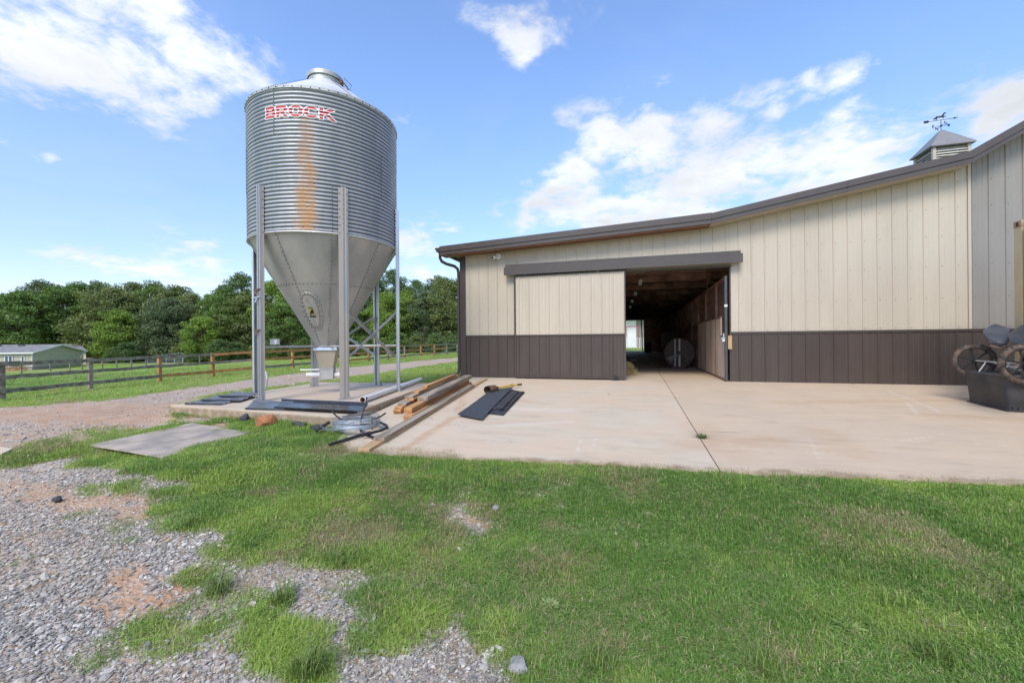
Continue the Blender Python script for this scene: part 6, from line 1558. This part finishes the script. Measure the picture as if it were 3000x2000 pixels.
def broad(seed):
    r = np.random.default_rng(seed); V = []; F = []; T = []
    for i in range(9):
        a = r.uniform(0,6.28); L = r.uniform(.05,.1); w_ = L*.16; up = r.uniform(.2,.8); d = np.array([math.cos(a), math.sin(a), up]); s = np.array([-math.sin(a), math.cos(a), 0])*w_; b = len(V)
        V += [(0,0,0), tuple(d*L*.5+s+[0,0,.01]), tuple(d*L*np.array([1,1,.7])), tuple(d*L*.5-s+[0,0,.01])]; F.append((b,b+1,b+2,b+3)); T += [r.uniform(.5,.85)]*4
    me = bpy.data.meshes.new('broad'); me.from_pydata(V, [], F); me.update(); at = me.attributes.new('tone','FLOAT','POINT'); at.data.foreach_set('value', T); me.materials.append(M_grass); return me
for k in range(2): cg.objects.link(src('e_broad%d' % k, broad(k)))
def polar_pts(n, r0, r1, p, half=58):
    u_ = rng.random(n); r = (r0**(p)+(r1**p-r0**p)*u_)**(1/p); a = math.pi/2+TH+R_(half)*(rng.random(n)*2-1); return r*np.cos(a), r*np.sin(a), r
def keep_off(x, y):
    return (dpoly(x, y, DRV) > .0) & (dpoly(x, y, PAD) > .02) & (dpoly(x, y, BARN) > .05)
MATP = [(terr(264,1311).x,terr(264,1311).y),(terr(478,1348).x,terr(478,1348).y),(terr(735,1273).x,terr(735,1273).y),(terr(562,1246).x,terr(562,1246).y)]
MATC = (sum(p[0] for p in MATP)/4, sum(p[1] for p in MATP)/4)
MATI = [(MATC[0]+(p[0]-MATC[0])*.93, MATC[1]+(p[1]-MATC[1])*.90) for p in MATP]
# short lawn near
def add_layer(n, r0, r1, p, kindf, sfun, extra=None, half=58):
    x, y, r = polar_pts(n, r0, r1, p, half); ok = keep_off(x, y) & ~inpoly(x, y, MATI); x, y, r = x[ok], y[ok], r[ok]
    z = groundz(x, y); g, clay, rd = cover(x, y, z); pr = g if extra is None else extra(x, y, g, clay, rd, r); ok = rng.random(len(x)) < pr
    return x[ok], y[ok], z[ok], r[ok], g[ok]
L = []
def tintf(x, y, z):
    px, py = proj(x, y, z); lf = sst(1500, 600, px)*.38+sst(1250,1000,py)*0
    t = .22+lf+(fbm(x*.7, y*.7, 4, 81)-.5)*1.3+(fbm(x*4.5, y*4.5, 4, 82)-.5)*1.9+rng.normal(size=len(x))*.12
    dg_ = np.hypot(x, y); t = t+.45*sst(8, 16, dg_)-.75*lushf(x, y)
    edge = sst(.45, .0, dpoly(x, y, DRV)); t = t+edge*.25*(dg_ < 9)
    dry = np.maximum(sst(.62,.75, fbm(x*1.1+5, y*1.1, 4, 91)), 1.6*sst(0,.6,ell(px+(fbm(x*4,y*4,3,7)-.5)*160, py+(fbm(x*4,y*4,3,8)-.5)*60, DRY))); t = np.where(rng.random(len(x)) < .03+dry*.5, 1.9, t)
    return t
x, y, z, r, g = add_layer(105000, 1.45, 8.5, 1.15, None, None)
s = rng.uniform(.7,1.35,len(x))*(1+.10*np.clip(r-2,0,8)); hs = .35+.8*fbm(x*1.8, y*1.8, 4, 33)+1.0*sst(.5,.75,fbm(x*5.2, y*5.2, 3, 34))
kp = rng.random(len(x)) < .62+.38*sst(.38,.55,fbm(x*4.4+3, y*4.4, 3, 37)); x, y, z, s, hs = x[kp], y[kp], z[kp], s[kp], hs[kp]
L.append((x, y, z, s, s*hs, rng.integers(0,5,len(x)), tintf(x,y,z)))
# taller tufts: mostly on the left transition and clumps on the lawn
def tuftp(x, y, g, clay, rd, r):
    px, py = proj(x, y, -.3+0*x); n = fbm(x*2.6+3, y*2.6, 4, 44); left = sst(1700, 1100, px); edge = (1-np.abs(g-.5)*2)
    near_edge = sst(.30,.02, dpoly(x, y, DRV))*(r < 7)+sst(.25,.02, dpoly(x, y, PAD))
    return np.clip((sst(.50,.68,n)*(.10+.55*left))*g+.25*near_edge*g+.04*g, 0, .8)
x, y, z, r, g = add_layer(60000, 1.45, 10, 1.2, None, None, tuftp)
s = rng.uniform(.5,1.1,len(x)); L.append((x, y, z, s, s*rng.uniform(.35,.85,len(x)), rng.integers(5,8,len(x)), tintf(x,y,z)+.25))
# dry stems
x, y, z, r, g = add_layer(26000, 1.45, 8, 1.1, None, None, lambda x,y,g,c,rd,r: np.clip(.22+1.0*sst(0,.5,ell(*proj(x,y,-.3+0*x),DRY))+.6*sst(.45,.7,fbm(x*1.3,y*1.3,3,66))+.7*sst(.25,.0,dpoly(x,y,DRV))*(x < -1),0,1)*np.where(g > .1, 1, .45))
s = rng.uniform(.6,1.5,len(x)); L.append((x, y, z+.004, s, s, np.full(len(x),10), np.full(len(x),2.2)))
# broad-leaved weeds
x, y, z, r, g = add_layer(1500, 1.5, 8, 1.2, None, None, lambda x,y,g,c,rd,r: g*sst(.5,.65,fbm(x*1.1,y*1.1,3,76)))
s = rng.uniform(.25,.5,len(x)); L.append((x, y, z, s, s, rng.integers(11,13,len(x)), rng.uniform(.1,.7,len(x))))
# straw lying on the concrete edge by the planks
qx_ = rng.uniform(955, 1330, 420); qy_ = 1345-np.abs(rng.normal(size=420))*16+(qx_-1330)*.07; pts_ = [slabp(a, b) for a, b in zip(qx_, qy_)]
pts_ += [slabp(a, 1350+(a-1500)*.043-abs(rng.normal())*5) for a in rng.uniform(1330, 2990, 160)]
x = np.array([p.x for p in pts_]); y = np.array([p.y for p in pts_]); s = rng.uniform(.4,1.1,len(x)); L.append((x, y, slabz(y)+.004, s, s*.7, np.full(len(x),10), np.full(len(x),2.2)))
# farther grass
x, y, z, r, g = add_layer(60000, 8, 62, .9, None, None, None, 60)
s = rng.uniform(.8,1.3,len(x))*np.clip(r/16,.7,2.6); L.append((x, y, z, s, s*rng.uniform(.5,1.1,len(x))*np.clip(16/r,.5,1), rng.integers(8,10,len(x)), tintf(x,y,z)+.15))
X = np.concatenate([l[0] for l in L]); Y = np.concatenate([l[1] for l in L]); Z = np.concatenate([l[2] for l in L]); SX = np.concatenate([l[3] for l in L]); SZ = np.concatenate([l[4] for l in L]); ID = np.concatenate([l[5] for l in L]); TI = np.concatenate([l[6] for l in L])
rot = np.stack([rng.normal(size=len(X))*.08, rng.normal(size=len(X))*.08, rng.uniform(0,6.283,len(X))], 1)
scatter('grass', np.stack([X,Y,Z],1), rot, np.stack([SX,SX,SZ],1), ID, cg, TI, 'short green and yellowed grass with taller tufts covering the yard', 'grass')
# ---------------------------------------------------------------- gravel
def stone_mat():
    m = bpy.data.materials.new('gravel_stone'); m.use_nodes = True; t = NT(m.node_tree); bs = m.node_tree.nodes['Principled BSDF']
    b = t.n('ShaderNodeAttribute'); b.attribute_name = 'tint'; b.attribute_type = 'INSTANCER'
    cr = t.n('ShaderNodeValToRGB'); e = cr.color_ramp.elements
    e[0].position = 0; e[0].color = (.155,.143,.130,1); e[1].position = .3; e[1].color = (.285,.262,.235,1)
    for p_, c_ in ((.55,(.40,.37,.33,1)),(.78,(.50,.46,.395,1)),(.9,(.62,.58,.52,1)),(.97,(.50,.33,.20,1))):
        q = e.new(p_); q.color = c_
    t.l(b.outputs['Fac'], cr.inputs[0]); tc = t.n('ShaderNodeTexCoord').outputs['Object']
    t.l(t.mix(1.0, cr.outputs[0], t.mix(t.noise(tc, 2.5, 4), (.8,)*3, (1.2,)*3), 'MULTIPLY'), bs.inputs['Base Color']); bs.inputs['Roughness'].default_value = .8; bs.inputs['Specular IOR Level'].default_value = .3; return m
M_stone = stone_mat(); cs_ = bpy.data.collections.new('stone_sources')
for k in range(8):
    me = bpy.data.meshes.new('stone'); bm = bmesh.new(); bmesh.ops.create_icosphere(bm, subdivisions=1, radius=1); rr = random.Random(k)
    dirs = [Vector((rr.gauss(0,1), rr.gauss(0,1), rr.gauss(0,1))).normalized() for _ in range(6)]
    for v in bm.verts:
        q = v.co.copy()
        for d_ in dirs:
            kk = q.dot(d_)
            if kk > .6: q -= d_*(kk-.6)
        v.co = Vector((q.x*rr.uniform(1.0,1.35), q.y*rr.uniform(.75,1.0), q.z*.55))
    bm.to_mesh(me); bm.free(); me.materials.append(M_stone); cs_.objects.link(src('stone%d' % k, me))
Ls_ = []
def gravp(x, y, g, clay, rd, r):
    dn = fbm(x*1.3+4, y*1.3, 4, 55); return np.clip((1-g*1.1)*(1-.93*clay)*(.55+.9*sst(.35,.6,dn))*np.where(rd > 0, .55, 1), 0, 1)
def addst(n, r0, r1, p, smin, smax):
    x, y, z, r, g = add_layer(n, r0, r1, p, None, None, gravp); s = rng.uniform(0,1,len(x))**1.8*(smax-smin)+smin
    Ls_.append((x, y, z+s*.08-.002, s, rng.random(len(x))))
addst(125000, 1.45, 6.5, 1.15, .005, .0135); addst(60000, 3.2, 12, 1.1, .011, .022); addst(2500, 1.45, 6, 1.1, .016, .032); addst(16000, 9, 30, .9, .02, .04)
# a few strays in lawn patches
X = np.concatenate([l[0] for l in Ls_]); Y = np.concatenate([l[1] for l in Ls_]); Z = np.concatenate([l[2] for l in Ls_]); S = np.concatenate([l[3] for l in Ls_]); T = np.concatenate([l[4] for l in Ls_])
n_ = len(X); T = np.clip(.12+T*.83+(fbm(X*1.1, Y*1.1, 3, 99)-.5)*.25, 0, 1)
scatter('gravel', np.stack([X,Y,Z],1), np.stack([rng.normal(size=n_)*.35, rng.normal(size=n_)*.35, rng.uniform(0,6.283,n_)],1), np.stack([S,S,S*rng.uniform(.6,1.1,n_)],1), rng.integers(0,8,n_), cs_, T, 'loose grey crushed stone spread over the drive', 'gravel')
# small chips on the clay by the pad corner
# ---------------------------------------------------------------- wood behind the edge trees
cw = bpy.data.collections.new('wood_sources')
for k, (i, tone) in enumerate(((0,'dark'),(1,'mid'),(2,'dark'),(3,'olive'))):
    me = CR[i][0].copy(); me.materials.clear(); me.materials.append(LM[tone]); cw.objects.link(src('w%d' % k, me))
P = []; n = 0
for row, Zr in enumerate((97, 105, 114, 124)):
    Xc = -175
    while Xc < (10 if row < 2 else 60):
        Xc += random.uniform(4.2, 6.4); Zc = Zr+random.uniform(-3,3); x, y = c2w(Xc, Zc); P.append((x, y, gz(x, y)-.3, random.uniform(.68,.86)*(.96 if Xc < -50 else 1.)))
P = np.array(P); n_ = len(P)
scatter('woodland', P[:,:3], np.stack([np.zeros(n_),np.zeros(n_),rng.uniform(0,6.28,n_)],1), np.stack([P[:,3]*1.15]*2+[P[:,3]],1), rng.integers(0,4,n_), cw, rng.random(n_), 'dense dark wood filling the background behind the edge trees', 'woodland')
# ---------------------------------------------------------------- single plants
def plant(px, py, seed, n, hmin, hmax, wd, lean, R0, label, tone=None, onslab=False, name='weed'):
    p = slabp(px, py) if onslab else terr(px, py); me = clump(seed, n, R0, hmin, hmax, wd, lean); o = bpy.data.objects.new(name, me); COL.objects.link(o); o.location = p
    return tag(o, label, 'weed')
def plant_mat(nm, a, b):
    m = bpy.data.materials.new(nm); m.use_nodes = True; t = NT(m.node_tree); bs = m.node_tree.nodes['Principled BSDF']; at = t.n('ShaderNodeAttribute'); at.attribute_name = 'tone'
    t.l(t.mix(at.outputs['Fac'], a, b), bs.inputs['Base Color']); bs.inputs['Roughness'].default_value = .6; return m
M_w1 = plant_mat('joint_weed_green', (.05,.085,.02), (.13,.17,.04)); M_w2 = plant_mat('pale_weed_green', (.13,.19,.05), (.27,.32,.12)); M_w3 = plant_mat('tuft_green', (.07,.13,.02), (.19,.26,.05))
o = plant(2056,1282,1,90,.03,.075,.004,1.8,.06,'small dark weed growing in the joint of the concrete driveway', onslab=True); o.data.materials[0] = M_w1
def leafy(px, py, label, m, n=26, L0=.05, L1=.10, seed=5):
    p = terr(px, py); r = random.Random(seed); mb = MB()
    for i in range(n):
        a = r.random()*6.283; L = r.uniform(L0, L1); up = r.uniform(.25,1.1); d = Vector((math.cos(a), math.sin(a), up)).normalized(); s = Vector((-math.sin(a), math.cos(a), 0)); st = d*L*.4
        pts = [(0,.0),(.25,.10),(.5,.19),(.75,.13),(1,.02)]; V = []
        for t_, w_ in pts: c_ = st+d*L*t_-Vector((0,0,t_*t_*L*.25)); V += [p+c_-s*w_*L, p+c_+Vector((0,0,.004))*w_*10, p+c_+s*w_*L]
        F = [(k*3+j, k*3+j+1, k*3+j+4, k*3+j+3) for k in range(4) for j in range(2)]; mb.add(V, F)
        mb.tube([p, p+st], .0015, 4)
    mb.v = [(x-p.x, y-p.y, z-p.z) for x, y, z in mb.v]; o = mb.build('leafy_weed', m); o.location = p; tag(o, label, 'weed')
    at = o.data.attributes.new('tone','FLOAT','POINT'); at.data.foreach_set('value', [random.random() for _ in o.data.vertices]); return o
leafy(1610,1778,'pale leafy weed standing out of the lawn in the lower middle', M_w2, 46, .022, .05)
leafy(2490,1850,'broad bladed weed clump in the lower right lawn', M_w3, 34, .03, .07, 8)
for px, py, n, h, lab in ((640,1735,150,.13,'grass tuft alone on the gravel in the lower left'),(905,1975,220,.15,'long grass tuft at the bottom edge on the gravel'),(560,1545,120,.12,'tuft with straw at the left tip of the lawn'),(1010,1650,110,.12,'tuft at the lower lawn edge above the gravel'),(740,1600,80,.09,'small tuft at the gravel border'),(830,1760,110,.15,'upright tuft between gravel patches'),(2740,1935,110,.14,'light tuft near the bottom right corner'),(2480,1700,60,.11,'small upright tuft in the right part of the lawn'),(1760,1960,120,.13,'long bladed tuft at the bottom edge of the lawn'),(2620,1780,80,.12,'pale green tuft left of the dry patch on the right'),(2230,1960,90,.12,'dark tuft at the bottom edge right of the middle'),(1250,1205+400,70,.10,'tuft beside the bare stony patch')):
    o = plant(px, py, px, n, h*.35, h, .0024, .8, .07, lab, name='grass_tuft'); o.data.materials[0] = M_w3
